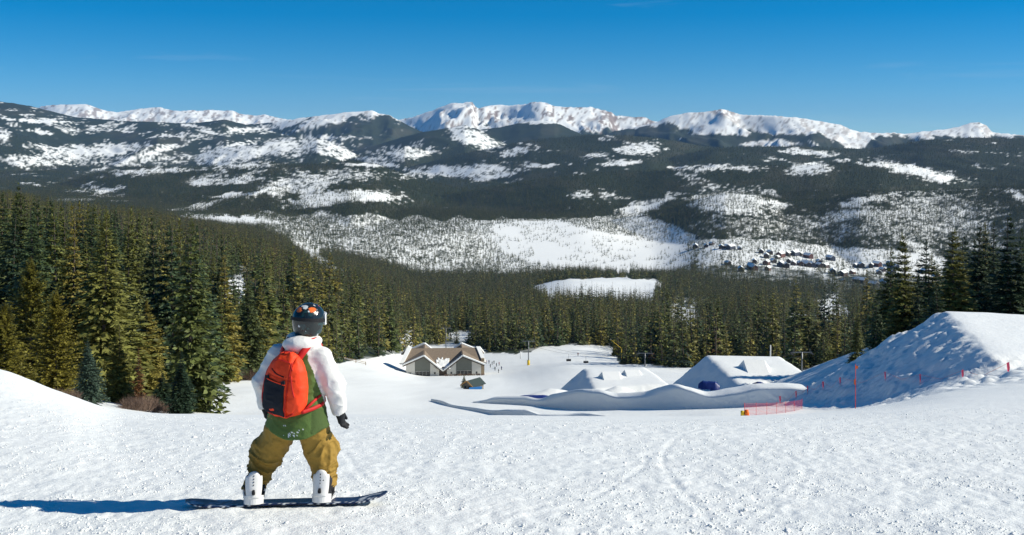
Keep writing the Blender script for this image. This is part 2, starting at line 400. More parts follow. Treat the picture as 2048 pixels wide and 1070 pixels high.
# ---- where snow lies open (ellipses in photo pixels: cx, cy, rx, ry, tilt(deg), openness); forest elsewhere
OPEN = [
 (60,322,85,12,2,.75),(180,303,115,13,-4,.9),(280,313,120,5,-16,.8),(72,241,75,4,2,.9),(75,264,32,5,10,.8),(8,270,14,12,0,.8),
 (395,256,36,6,12,.8),(520,255,65,8,-8,.7),(655,240,50,9,-14,.9),(480,262,80,5,-10,.5),(600,262,60,5,-12,.5),
 (525,300,170,20,-7,.8),(600,295,85,14,5,.7),
 (290,343,92,7,-4,.75),(485,331,84,7,-4,.7),(440,361,88,8,-3,.75),(615,366,92,20,-8,.72),(475,390,52,5,-4,.8),(640,397,66,13,-8,.8),
 (222,380,40,4,-8,.8),(72,371,30,4,5,.8),(700,350,60,14,5,.6),
 (750,331,70,4,3,.85),(925,342,128,13,-3,.85),(1092,331,45,4,-3,.9),(1230,328,50,6,-3,.85),(985,354,40,6,-10,.85),(1355,335,28,4,0,.8),
 (1033,303,42,9,-12,.75),(1190,310,24,7,-8,.7),(1280,298,44,15,-5,.8),(948,275,60,20,20,.8),(810,305,64,14,-5,.75),(745,320,40,8,0,.6),
 (745,392,68,12,3,.8),(1167,387,22,12,-10,.65),(1215,390,18,12,10,.6),(1276,416,38,14,-15,.7),(1336,395,28,7,-25,.8),
 (1440,336,94,8,0,.8),(1630,306,62,6,6,.8),(1618,337,50,13,-3,.8),(1740,327,30,4,0,.8),(1833,342,96,12,11,.9),(1690,322,26,3,0,.7),
 (1460,400,92,32,8,.5),(1420,372,18,5,0,.8),(1560,408,20,8,10,.7),(1700,428,62,12,-5,.6),(1730,402,50,8,-12,.5),(1850,440,160,60,0,.32),(2036,391,22,10,30,.8),(1540,385,25,5,20,.6),
 (1630,455,230,28,0,.25),
 (465,440,98,9,3,1.0),
 (468,618,34,72,10,1.0),(335,600,80,50,15,.85),(150,478,85,40,15,.70),(640,526,66,18,38,.9),(685,553,12,10,0,.8),(560,645,14,14,0,.6),
 (1362,648,46,40,0,1.0),(1665,634,42,44,-3,1.0),(1598,648,30,30,0,1.0),(1745,640,22,14,0,.9),(930,672,38,14,0,.9),(815,680,14,45,4,.85),(770,625,14,6,0,.8),(1440,700,30,10,0,.5),
 (330,745,18,45,0,.7),
]
POLYS = [   # (openness, polygon in photo pixels)
 (.36, [(380,430),(440,425),(480,431),(530,423),(580,433),(640,422),(690,436),(740,425),(790,441),(830,430),(880,444),(930,430),(970,444),(1010,432),(1010,545),(900,556),(740,522),(620,500),(560,470),(470,446),(380,440)]),
 (.90, [(990,452),(1030,443),(1100,440),(1190,462),(1290,478),(1372,490),(1372,530),(1335,546),(1230,545),(1120,535),(1040,520),(1000,500)]),
 (.46, [(930,440),(1300,432),(1400,480),(1380,545),(1000,556)]),
 (1.0, [(1058,574),(1110,560),(1200,555),(1310,557),(1328,568),(1300,604),(1100,603)]),
 (.55, [(1385,478),(1500,476),(1890,512),(1880,585),(1700,582),(1400,552)]),
]
RUN_EDGE = np.array([(-700,600),(0,770),(380,829),(392,790),(405,768),(512,760),(560,752),(620,738),(690,724),(740,716),(800,707),(840,694),(905,686),(960,692),(972,706),(1060,706),(1085,692),(1150,690),(1225,692),(1238,728),(1300,730),(1400,737),(1500,738),(1600,741),(1690,741),(1712,738),(1740,745),(1765,748),(2048,715),(2800,690)], float)
def inpoly(px, py, poly):
    r = np.zeros(px.shape, bool); n = len(poly)
    for i in range(n):
        x1, y1 = poly[i]; x2, y2 = poly[(i+1) % n]
        if y1 == y2: continue
        c = ((y1 > py) != (y2 > py)) & (px < (x2-x1)*(py-y1)/(y2-y1)+x1)
        r ^= c
    return r
def openness(x, Y, z, lay):
    px = CX + F*x/np.maximum(Y, 8); py = HZ - z*F/np.maximum(Y, 8)
    w = np.clip(Y/3000, .3, 1)
    wx = px + w*(16*fbm2(px/22., py/9., 3, 70)); wy = py + w*(5*fbm2(px/26., py/9., 3, 75))
    op = np.zeros(px.shape)
    rg = .55*fbm2(px/7., py/3., 3, 78)*(Y > 1200) + .25*fbm2(px/40., py/12., 2, 79)
    for cx, cy, rx, ry, tilt, o in OPEN:
        a = math.radians(tilt); dx = wx-cx; dy = wy-cy
        ex = (dx*math.cos(a)+dy*math.sin(a))/rx; ey = (-dx*math.sin(a)+dy*math.cos(a))/ry
        r = np.sqrt(ex*ex+ey*ey)
        op = np.maximum(op, o*(1-sstep(.55, 1.35, r+rg)))
    for o, pl in POLYS:
        op = np.maximum(op, o*inpoly(wx, wy, pl))
    # the open ski run in front
    edge = np.interp(px, RUN_EDGE[:, 0], RUN_EDGE[:, 1])
    run = (Y < 760) & ((py + 2.5*fbm2(px/12., px*0, 2, 80) > edge) | (Y < 45))
    op = np.where(run, 1.0, op)
    # high ground
    def lid(n): return [i for i, r in enumerate(RIDGES) if r[0] == n][0]+1
    nf = fbm2(x/420., Y/900., 4, 90); ns = fbm2(x/110., Y/260., 3, 95)
    op = np.where(lay == lid('L1'), np.maximum(op, .97), op)
    op = np.where(lay == lid('L2'), np.maximum(op, sstep(-.10, .12, nf + .25*ns + (238-py)/45.)), op)
    op = np.where(lay == lid('L3'), np.maximum(op, sstep(-.15, .1, nf*.9+.3*ns+(262-py)/22.)), op)
    op = np.where(lay == lid('L6b'), np.maximum(op, .9*sstep(-.1, .15, nf*.7+.4*ns+(246-py)/12.)), op)
    tl = np.interp(px, [1150,1250,1310,1350,1400,1450,1500,1550,1600,1640,1700,1720,1760,1850,1900,1950,2000,2048], [262,262,254,250,268,272,262,266,266,262,300,300,275,272,275,280,280,274])
    op = np.where(lay == lid('L4'), np.maximum(op, .97*sstep(-.16, .12, nf*.6+.5*ns+(tl-py)/14.)), op)
    op = np.where(lay == lid('L4'), np.maximum(op, .9*(1-sstep(.7, 1.2, np.hypot((wx-1540)/62, (wy-287)/8)))), op)
    op = np.where(lay == lid('L7'), np.maximum(op, .75*sstep(-.35, .15, nf+.4*ns)), op)
    op = np.where(lay == lid('L5'), np.maximum(op, .55*sstep(.12, .35, nf+.5*ns)), op)
    # small glades
    gl = fbm2(x/160., Y/330., 3, 99)
    op = np.where((Y > 2600) & (lay != 0) | (Y > 2600), np.maximum(op, .5*sstep(.32, .55, gl)), op)
    return op, px, py

# ---- ground sheets (fan-shaped grid, apex behind the camera, so that cells keep an even size in view)
NU = 800
US = np.linspace(-.64, .64, NU)
AP = 6.0
rows_near = np.concatenate([np.linspace(-3, 6, 30, endpoint=False), np.exp(np.linspace(math.log(6), math.log(60), 330))])
rows_mid = np.exp(np.linspace(math.log(60), math.log(240), 160))
rows_mid = np.concatenate([rows_mid[:-1], np.exp(np.linspace(math.log(240), math.log(2600), 230))])
rows_far = np.exp(np.linspace(math.log(2600), math.log(10300), 260))
rows_mtn = np.exp(np.linspace(math.log(10300), math.log(21500), 190))
def grid(rows):
    X = US[None, :]*(rows[:, None]+AP); Yg = np.repeat(rows[:, None], NU, 1)
    return X, Yg
ZLIM = [0.0, 0.0]
def sheet(name, rows, mat, colour=True, extra=None, sm=True):
    X, Yg = grid(rows)
    z, lay = H(X, Yg, True)
    if extra is not None: z = z + extra(X, Yg)
    n, m = X.shape
    idx = np.arange(n*m).reshape(n, m)
    q = np.stack([idx[:-1, :-1], idx[:-1, 1:], idx[1:, 1:], idx[1:, :-1]], -1).reshape(-1, 4)
    me = mesh_np(name, np.stack([X, Yg, z], -1).reshape(-1, 3), q)
    smooth(me, sm)
    if colour:
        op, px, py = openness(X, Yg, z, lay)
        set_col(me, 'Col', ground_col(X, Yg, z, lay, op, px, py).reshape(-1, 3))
    ZLIM[0] = min(ZLIM[0], float(z.min())); ZLIM[1] = max(ZLIM[1], float(z.max()))
    o = link(name, me, mat)
    o['kind'] = 'structure'
    return o
def ground_col(X, Yg, z, lay, op, px, py):
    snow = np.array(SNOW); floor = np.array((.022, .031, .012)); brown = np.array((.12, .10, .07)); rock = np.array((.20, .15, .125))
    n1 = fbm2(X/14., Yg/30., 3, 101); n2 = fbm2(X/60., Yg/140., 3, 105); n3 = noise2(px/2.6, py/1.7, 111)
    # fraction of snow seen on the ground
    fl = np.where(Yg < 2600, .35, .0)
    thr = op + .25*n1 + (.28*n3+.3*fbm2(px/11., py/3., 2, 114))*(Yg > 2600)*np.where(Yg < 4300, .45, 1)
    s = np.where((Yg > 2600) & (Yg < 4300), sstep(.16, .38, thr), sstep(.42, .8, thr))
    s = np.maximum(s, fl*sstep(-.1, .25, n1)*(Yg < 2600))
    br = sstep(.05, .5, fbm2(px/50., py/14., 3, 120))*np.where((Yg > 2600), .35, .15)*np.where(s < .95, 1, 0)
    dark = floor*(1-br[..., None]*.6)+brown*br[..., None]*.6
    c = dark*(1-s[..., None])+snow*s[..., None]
    st = fbm2(X/5.+.15*Yg/30., Yg/45., 3, 160)+.6*noise2(X/1.6, Yg/60., 164)
    c = c*np.where((Yg < 800)[..., None], 1+.045*st[..., None]*s[..., None], 1)
    # rock on the high range
    gz = np.gradient(z, axis=1)/np.maximum(np.abs(np.gradient(X, axis=1)), 1e-3)
    hi = np.isin(lay, [1, 2, 3, 4])
    rk = sstep(.05, .36, fbm2((px+.6*py)/5., (py-.2*px)/9., 4, 130)+.5*np.clip(-gz, -.6, .8)-.08)*hi*np.where(lay == 1, .8, np.where(lay == 2, .95, .55))
    rk = np.maximum(rk, .75*sstep(.0, .3, fbm2(px/22., py/6., 3, 133))*((lay == 2)*(1-sstep(6, 14, np.abs(py-(232+0*py)))) * (px > 1160)*(px < 1320)))
    rk = np.maximum(rk, .8*((lay == 4)*(1-sstep(6, 16, np.hypot((px-1452)/3., (py-222)))))*(fbm2(px/6., py/4., 2, 137) > -.1))
    rk = rk*(s > .5)
    c = c*(1-rk[..., None])+rock*rk[..., None]
    return c

# ski tracks and scuffs pressed into the near snow (centre line in world metres)
def track(pts, w, d):
    return (np.array([(at(px, py, 1).x/1, 0) for px, py in pts]), w, d)
def ground_at(px, py):
    """where the sight line of a photo pixel meets the near slope"""
    lo, hi = 3.0, 30.0
    Ys = np.linspace(lo, hi, 900); xs = (px-CX)/F*Ys
    zr = -(py-HZ)/F*Ys; zg = base_h(xs, Ys)
    i = int(np.argmax(zr <= zg))
    return xs[i], Ys[i]
TRACKS = []
_tr = np.random.default_rng(21)
EXTRA = []
for _ in range(22):
    x0 = _tr.uniform(-100, 2100); y0 = _tr.uniform(850, 1010); bend = _tr.uniform(-60, 60); dx = _tr.uniform(150, 420)*_tr.choice([-1, 1]); dy = _tr.uniform(10, 70)
    EXTRA.append(([(x0, y0), (x0+dx*.5, min(1066, y0+dy*.5+bend*.3)), (x0+dx, min(1068, y0+dy))], _tr.uniform(.02, .045), _tr.uniform(.004, .008)))
for pts, w, d in [
    ([(1445,1069),(1400,1020),(1355,975),(1330,940),(1325,915),(1345,880),(1410,853)], .032, .009),
    ([(1180,1000),(1250,960),(1290,930),(1290,905)], .03, .008),
    ([(690,905),(720,950),(770,985),(850,1010)], .03, .008),
    ([(930,1069),(1010,1035),(1100,1010),(1190,995)], .035, .007),
    ([(1490,1060),(1560,1010),(1600,970),(1600,930),(1550,900)], .035, .007),
    ([(0,968),(120,958),(300,950)], .03, .010),
    ([(1850,935),(1960,940),(2047,950)], .03, .008),
    ([(770,945),(840,960)], .04, .01), ([(820,888),(900,884)], .035, .008),
    ([(1150,858),(1230,880)], .05, .007), ([(1800,860),(2047,885)], .05, .008), ([(1300,1020),(1200,1069)], .03, .006)] + EXTRA:
    g = np.array([ground_at(*p) for p in pts])
    t = np.linspace(0, 1, len(g)); tt = np.linspace(0, 1, 60)
    TRACKS.append((np.stack([pchip(t, g[:, 0], tt), pchip(t, g[:, 1], tt)], -1), w, d))
def tracks_dz(X, Yg):
    dz = np.zeros(X.shape)
    m = (Yg > 5) & (Yg < 32)
    x, y = X[m], Yg[m]
    acc = np.zeros(x.shape)
    for P, w, d in TRACKS:
        best = np.full(x.shape, 9.0); side = np.zeros(x.shape)
        sel = (x > P[:, 0].min()-.5) & (x < P[:, 0].max()+.5) & (y > P[:, 1].min()-.5) & (y < P[:, 1].max()+.5)
        xs, ys = x[sel], y[sel]
        b = np.full(xs.shape, 9.0)
        for k in range(len(P)-1):
            a, c = P[k], P[k+1]; e = c-a; L2 = (e**2).sum()+1e-9
            s = np.clip(((xs-a[0])*e[0]+(ys-a[1])*e[1])/L2, 0, 1)
            b = np.minimum(b, np.hypot(xs-a[0]-s*e[0], ys-a[1]-s*e[1]))
        acc[sel] += .6*(-d)*np.exp(-(b/w)**2) + .36*d*np.exp(-((b-2.1*w)/(w*.8))**2)
    dz[m] = acc
    # crumbly texture
    dz += (1-sstep(14, 30, Yg))*(.012*fbm2(X/.16, Yg/.16, 2, 141)+.007*noise2(X/.055, Yg/.055, 143))
    pxx = CX+F*X/np.maximum(Yg, 8)
    rough = sstep(1640, 1800, pxx)*sstep(34, 42, Yg)*(1-sstep(56, 60, Yg))
    dz += rough*(.28*fbm2(X/1.5, Yg/1.8, 3, 150)+.16*np.abs(noise2(X/.5, Yg/.7, 152)))
    return dz

import os
sheet('snow_slope', rows_near, M['snow_near'], colour=False, extra=tracks_dz)
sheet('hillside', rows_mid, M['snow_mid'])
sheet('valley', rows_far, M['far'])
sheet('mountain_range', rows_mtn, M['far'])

# ------------------------------------------------------------------ conifers
def kites(base, d, up, ln, wd):
    """flat four-cornered sprays: base point, direction, rough up, length, width -> verts, quads"""
    side = np.cross(d, up); side /= np.linalg.norm(side, axis=1, keepdims=True)+1e-9
    a = base; b = base+d*ln[:, None]*.45+side*wd[:, None]*.5; c = base+d*ln[:, None]; e = base+d*ln[:, None]*.45-side*wd[:, None]*.5
    v = np.stack([a, b, c, e], 1).reshape(-1, 3)
    q = np.arange(len(v)).reshape(-1, 4)
    return v, q
def conifer_data(Ht, R, seed, nb, tw, droop=.25, prof=.85, bare=.05, wide=.34, tier=True, gap=.10, upright=0.0, spray=1.0, cap_=1.0):
    r = np.random.default_rng(seed)
    t = np.sort(bare+(.985-bare)*r.random(nb)**1.25)
    if tier:
        nt = max(5, int(Ht*1.5)); t = t*.45+.55*(np.round(t*nt)/nt+r.normal(0, .006, nb)); t = np.clip(t, bare, .985)
    az = np.arange(nb)*2.39996+r.uniform(-.5, .5, nb)
    lobes = 1+.22*np.sin(az*2+t*9+seed)+.15*np.sin(az*3-t*14)
    L = R*((1-t)**prof)*(.68+.45*r.random(nb))*lobes*np.where(t < .14, .5+3.5*t, 1)+.006*Ht
    L[r.random(nb) < gap] *= .45
    el = np.radians(-14+60*t**2+r.normal(0, 7, nb)) + upright
    bd = np.stack([np.cos(az)*np.cos(el), np.sin(az)*np.cos(el), np.sin(el)], 1)
    root = np.stack([np.zeros(nb), np.zeros(nb), t*Ht], 1)
    V, Q, n, T = [], [], 0, []
    up = np.array([0, 0, 1.0])
    for j in range(tw):
        s = (.18+.82*(j+r.random(nb))/tw)
        p = root+bd*(L*s)[:, None]; p[:, 2] += L*droop*(-1.1*s*s+.5*s**4)
        ang = np.where(r.random(nb) < .5, -1, 1)*np.radians(r.uniform(15, 70, nb))*(1 if j < tw-1 else .25)
        h = np.arctan2(bd[:, 1], bd[:, 0])+ang
        e2 = np.radians(r.uniform(-38, 14, nb)) + upright*.8
        d = np.stack([np.cos(h)*np.cos(e2), np.sin(h)*np.cos(e2), np.sin(e2)], 1)
        ln = (.30*L*(1.25-s)+.26*L*spray+.02*Ht*spray*(1.1-t))*r.uniform(.7, 1.35, nb)*(.45+.55*spray)
        ln = np.minimum(ln, cap_*Ht*r.uniform(.7, 1.2, nb)); wd = ln*wide*r.uniform(.7, 1.3, nb)
        uu = .75*up+.8*bd+r.normal(0, .35, (nb, 3))
        v, q = kites(p, d, uu, ln, wd); V.append(v); Q.append(q+n); n += len(v)
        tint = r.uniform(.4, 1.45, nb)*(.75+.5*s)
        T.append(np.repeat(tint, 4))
    # leader
    k = max(6, tw)
    hh = r.uniform(.86, 1.0, k); h = r.uniform(0, 6.28, k); e2 = np.radians(r.uniform(35, 80, k))
    d = np.stack([np.cos(h)*np.cos(e2), np.sin(h)*np.cos(e2), np.sin(e2)], 1)
    v, q = kites(np.stack([0*hh, 0*hh, hh*Ht*.985], 1), d, up+r.normal(0, .3, (k, 3)), np.full(k, .022*Ht), np.full(k, .008*Ht)); V.append(v); Q.append(q+n); T.append(np.full(4*k, 1.0))
    return np.concatenate(V), np.concatenate(Q), np.concatenate(T)
def trunk_data(Ht, r0, n=6, seg=5, seed=0):
    r = np.random.default_rng(seed); off = np.cumsum(r.normal(0, .006*Ht, (seg+1, 2)), 0); off[0] = 0
    v = []
    for i in range(seg+1):
        t = i/seg
        for k in range(n):
            a = 2*math.pi*k/n; rr = r0*(1-t*.93)
            v.append((off[i, 0]*.5+math.cos(a)*rr, off[i, 1]*.5+math.sin(a)*rr, -.4+t*(Ht*.97+.4)))
    q = [(i*n+k, i*n+(k+1) % n, (i+1)*n+(k+1) % n, (i+1)*n+k) for i in range(seg) for k in range(n)]
    return np.array(v), np.array(q)
def mesh_crown(name, dat, mat):
    v, q, t = dat
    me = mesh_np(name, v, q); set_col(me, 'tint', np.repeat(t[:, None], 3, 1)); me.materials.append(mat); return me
def mesh_trunk(name, dat):
    me = mesh_np(name, *dat); smooth(me); me.materials.append(M['bark']); return me
def mesh_joined(name, crown, trunk, mat):
    v, q, t = crown; tv, tq = trunk
    me = mesh_np(name, np.concatenate([v, tv]), np.concatenate([q, tq+len(v)]))
    set_col(me, 'tint', np.concatenate([np.repeat(t[:, None], 3, 1), np.ones((len(tv), 3))]))
    me.materials.append(mat); me.materials.append(M['bark'])
    mi = np.zeros(len(me.polygons), np.int32); mi[len(q):] = 1; me.polygons.foreach_set('material_index', mi)
    return me

# prototypes, unit size: 1 m of mesh = 1/16 of a 16 m tree is handled by scaling (all built 16 m tall)
PH = 16.0
KIND = {}     # kind -> list of (crown mesh, trunk mesh), near detail and mid detail
def protos(kind, mat, n, R, **kw):
    out = {}
    for lod, nb, tw, wd, sp, cp_ in (('hero', 900, 22, .46, .40, .030), ('near', 520, 13, .54, .55, .045), ('mid', 130, 7, .65, 1.0, .075)):
        L = []
        for i in range(n if lod != 'hero' else 2):
            sd = abs(hash((kind, lod, i))) % 9999 if False else (sum(map(ord, kind))*7+len(lod)*31+i*13)
            rr = R*(1+.18*math.sin(i*2.1))
            c = mesh_crown(kind+'_crown', conifer_data(PH, rr, sd, nb, tw, wide=wd, spray=sp, cap_=cp_, **kw), mat)
            t = mesh_trunk(kind+'_trunk', trunk_data(PH, .19, seed=sd))
            L.append((c, t))
        out[lod] = L
    KIND[kind] = out
protos('spruce', M['fol_dark'], 3, 2.5, droop=.30, prof=.92)
protos('fir', M['fol_olive'], 3, 2.4, droop=.18, prof=.88)
protos('pine', M['fol_gold'], 2, 4.3, droop=.05, prof=.62, bare=.03, upright=.30, tier=False, gap=.25)
protos('blue_spruce', M['fol_blue'], 1, 4.6, droop=.22, prof=.85, bare=.02, gap=.05)
protos('dead_fir', M['fol_dead'], 1, 1.5, droop=.3, prof=.7, gap=.5)

def plant(kind, lod, i, pos, ht, label, group=None, wid=1.0, rz=None, name=None):
    c, t = KIND[kind][lod][i % len(KIND[kind][lod])]
    e = empty(name or ('%s_tree' % ('pine' if kind == 'pine' else 'spruce' if 'spruce' in kind else 'fir')), pos, random.uniform(0, 6.28) if rz is None else rz)
    s = ht/PH; e.scale = (s*wid, s*wid, s)
    e.rotation_euler[0] = random.gauss(0, .015); e.rotation_euler[1] = random.gauss(0, .015)
    for nm, me in (('crown', c), ('trunk', t)):
        o = bpy.data.objects.new(nm, me); COL.objects.link(o); o.parent = e
    tag(e, label, 'tree', group)
    return e

# ---- scatter
def scatter(y0, y1, sp, seed):
    r = np.random.default_rng(seed)
    pts = []
    ys = np.arange(y0, y1, sp)
    for y in ys:
        xs = np.arange(-.60*(y+4), .60*(y+4), sp)
        pts.append(np.stack([xs+r.uniform(-.48, .48, len(xs))*sp, y+r.uniform(-.48, .48, len(xs))*sp], 1))
    p = np.concatenate(pts)
    return p
def forest_points():
    P = []
    for y0, y1, sp, hm, hs, keep in ((42, 400, 4.8, 15.0, 4.6, 1.0), (400, 1100, 6.8, 23.5, 6.0, 1.0), (1100, 2600, 8.6, 20.0, 5.0, 1.0), (2600, 4300, 8.8, 16.0, 3.5, 1.0), (4300, 5400, 13.0, 16.0, 3.5, 1.0), (5400, 9300, 21.0, 17.0, 3.5, .95)):
        p = scatter(y0, y1, sp, int(y0))
        z, lay = H(p[:, 0], p[:, 1], True)
        op, px, py = openness(p[:, 0], p[:, 1], z, lay)
        clump = fbm2(p[:, 0]/(sp*5), p[:, 1]/(sp*7), 3, 200)
        prob = np.where(op > .93, 0.0, np.clip(1.15-op*1.18+.45*clump*(op > .2)+.12*clump, 0, 1))*keep
        prob = prob*np.where(p[:, 1] < 1100, .25+.75*sstep(-.42, -.12, clump), 1)
        r = np.random.default_rng(int(y0)+5)
        k = r.random(len(p)) < prob
        p = p[k]; z = z[k]; op = op[k]; px = px[k]; py = py[k]
        ht = np.clip(r.normal(hm, hs, len(p)), hm*.35, hm*1.6)*(1-.35*op)
        ht *= np.where(r.random(len(p)) < .15, .6, 1)
        P.append(np.stack([p[:, 0], p[:, 1], z, ht, px, py, op], 1))
    return np.concatenate(P)
FP = forest_points()
# keep clear of the lodge, the park and the hand-placed trees
def clear(cx, cy, r):
    global FP
    FP = FP[np.hypot(FP[:, 0]-cx, FP[:, 1]-cy) > r]
HERO = [  # kind, px, tip row, depth, label, lod, width
 ('spruce', 32, 358, 92, 'tall dark spruce rising above its neighbours at the forest edge behind the golden pines', 'hero', 1.25),
 ('pine', 62, 512, 66, 'bushy golden green pine leaning over the left snowbank, the tallest of the golden pines', 'hero', 1.0),
 ('pine', 112, 575, 60, 'shorter golden green pine nearest the small blue green spruce', 'hero', 1.0),
 ('pine', 8, 600, 58, 'golden green pine low on the snowbank with its boughs spreading wide', 'hero', 1.15),
 ('fir', 205, 438, 78, 'tall broad olive fir behind the small blue green spruce', 'hero', 1.75),
 ('blue_spruce', 180, 672, 56, 'small blue green spruce with dense boughs at the edge of the snowbank', 'hero', .95),
 ('fir', 298, 590, 84, 'olive fir with full crown standing behind the reddish dead sapling', 'hero', 1.7),
 ('fir', 238, 640, 70, 'slim olive fir between the small blue green spruce and the reddish dead sapling', 'hero', 1.5),
 ('dead_fir', 276, 690, 62, 'thin dead fir with rusty orange needles above the brown brush', 'near', 1.3),
 ('spruce', 326, 738, 66, 'low dark fir dusted with snow beside the rusty dead fir', 'hero', 2.4),
 ('spruce', 364, 694, 60, 'slender young spruce standing alone at the foot of the snowbank', 'hero', 1.55),
 ('spruce', 150, 560, 98, 'dark spruce in shade between the golden pines and the tall broad olive fir', 'near', 1.3),
 ('spruce', 262, 520, 110, 'dark spruce behind the broad olive fir on the left slope', 'near', 1.2),
 ('spruce', 395, 590, 118, 'dark spruce at the forest edge behind the brown willow bushes', 'near', 1.25),
 ('fir', 440, 570, 135, 'olive fir at the forest edge directly above the brown willow bushes', 'near', 1.2),
 ('spruce', 1712, 596, 118, 'narrow dark spruce standing before the shaded jump beside the red marker pole', 'hero', .85),
 ('spruce', 1752, 588, 126, 'slim dark spruce just behind the narrow one by the red marker pole', 'near', 1.0),
 ('fir', 1810, 462, 135, 'tall loose olive fir with open crown behind the big snow jump', 'hero', 1.3),
 ('spruce', 1838, 540, 128, 'shorter dark spruce beside the tall loose olive fir behind the big jump', 'near', 1.1),
 ('fir', 1908, 452, 122, 'broad green fir behind the lip of the big snow jump', 'hero', 1.8),
 ('spruce', 1952, 440, 130, 'dark pointed spruce right of the broad green fir behind the big jump', 'hero', 1.25),
 ('fir', 1965, 437, 138, 'slender olive fir close behind the dark pointed spruce', 'near', 1.0),
 ('spruce', 1992, 432, 134, 'very slim spruce with a bare stem showing behind the big jump', 'near', .9),
 ('spruce', 2028, 422, 120, 'tallest blackish spruce of the clump behind the big snow jump', 'hero', 1.6),
 ('fir', 2052, 450, 126, 'olive fir crowding the tallest blackish spruce', 'near', 1.1),
 ('spruce', 1875, 560, 118, 'dark bushy spruce low behind the lip of the big jump', 'near', 1.4),
 ('fir', 1790, 560, 140, 'small olive fir below the tall loose one behind the big jump', 'near', 1.2),
 ('spruce', 2090, 440, 128, 'dark spruce at the far end of the clump behind the big jump', 'near', 1.2),
]
for kind, px, tip, Y, lab, lod, wid in HERO:
    x = (px-CX)/F*Y; z = Hs(x, Y); ht = -(tip-HZ)/F*Y - z
    clear(x, Y, 2.6)
    plant(kind, lod, int(px), (x, Y, z-.15), ht, lab, None, wid)
rr_ = np.random.default_rng(15)
for i in range(20):
    px = 1772+i*17+rr_.uniform(-6, 6); Y = rr_.uniform(122, 165); tip = rr_.uniform(470, 610) if px < 1880 else rr_.uniform(452, 560)
    x = (px-CX)/F*Y; z = Hs(x, Y); ht = -(tip-HZ)/F*Y-z
    kd = 'fir' if i % 2 else 'spruce'
    plant(kd, 'near', i, (x, Y, z-.15), ht, ('olive fir' if kd == 'fir' else 'dark spruce')+' filling the dense clump behind the big snow jump', kd+' trees of the clump behind the big jump', 1.35)
# the thicket of the right clump and the slope below it is not open forest
k = ~((FP[:, 4] > 1640) & (FP[:, 1] < 112)) & ~((FP[:, 4] > 1500) & (FP[:, 1] < 250) & (FP[:, 4] < 1760))
FP = FP[k]
k = ~((np.abs(FP[:, 4]-885) < 105) & (FP[:, 1] < 560))
FP = FP[k]
FP = FP[(FP[:, 4] > -250) & (FP[:, 4] < 2300)]
# trees growing just in front of others on the left edge stay low
edge = (FP[:, 4] < 400) & (FP[:, 1] < 58)
FP = FP[~edge]
# the left forest keeps to its sloping skyline
skc = np.interp(FP[:, 4], [-300, 0, 100, 200, 300, 400, 500, 600, 700, 800, 1000], [352, 374, 388, 400, 410, 430, 450, 480, 512, 532, 545])+np.random.default_rng(3).exponential(9, len(FP))
lim = -(skc-HZ)/F*FP[:, 1]-FP[:, 2]
low_ = (FP[:, 4] < 1000) & (FP[:, 1] < 2000) & (FP[:, 3] > lim)
FP[low_, 3] = lim[low_]
FP = FP[FP[:, 3] > 3.5]

# ---- the 300 that show largest become trees of their own, the others one forest
app = FP[:, 3]/FP[:, 1]*((FP[:, 4] > -30) & (FP[:, 4] < 2080))
order = np.argsort(-app)
NIND = 280-len(HERO)
ind = order[:NIND]
rest = np.ones(len(FP), bool); rest[ind] = False
for q in ind:
    x, Y, z, ht, px, py, op = FP[q]
    left = px < 1200
    rr = random.random()
    gold = left and px < 160 and Y < 110 and rr < .25
    kind = 'pine' if gold and ht < 11 else ('fir' if rr < .55 else ('dead_fir' if rr > .985 else 'spruce'))
    if left and Y < 160: lab, grp = {'fir': ('olive fir among the close trees on the left slope above the snowbank', 'olive firs near the snowbank'), 'spruce': ('dark spruce among the close trees on the left slope above the snowbank', 'dark spruces near the snowbank'), 'pine': ('golden green pine in the thicket behind the snowbank', 'golden pines behind the snowbank'), 'dead_fir': ('rusty brown dead fir in the forest on the left slope', 'rusty dead firs')}[kind]
    elif left: lab, grp = {'fir': ('olive fir farther up the dense forest on the left slope', 'olive firs of the left slope forest'), 'spruce': ('dark spruce farther up the dense forest on the left slope', 'dark spruces of the left slope forest'), 'pine': ('golden green pine in the thicket behind the snowbank', 'golden pines behind the snowbank'), 'dead_fir': ('rusty brown dead fir in the forest on the left slope', 'rusty dead firs')}[kind]
    else: lab, grp = {'fir': ('olive fir in the woods behind the jumps and the dark spruce clump', 'olive firs behind the jumps'), 'spruce': ('dark spruce in the woods behind the jumps and the tallest spruces', 'dark spruces behind the jumps'), 'pine': ('golden pine', 'x'), 'dead_fir': ('rusty brown dead fir in the woods behind the jumps', 'rusty dead firs behind the jumps')}[kind]
    plant(kind, 'near' if Y < 190 else 'mid', int(x*7), (x, Y, z-.2), ht, lab, grp, random.uniform(.85, 1.3))

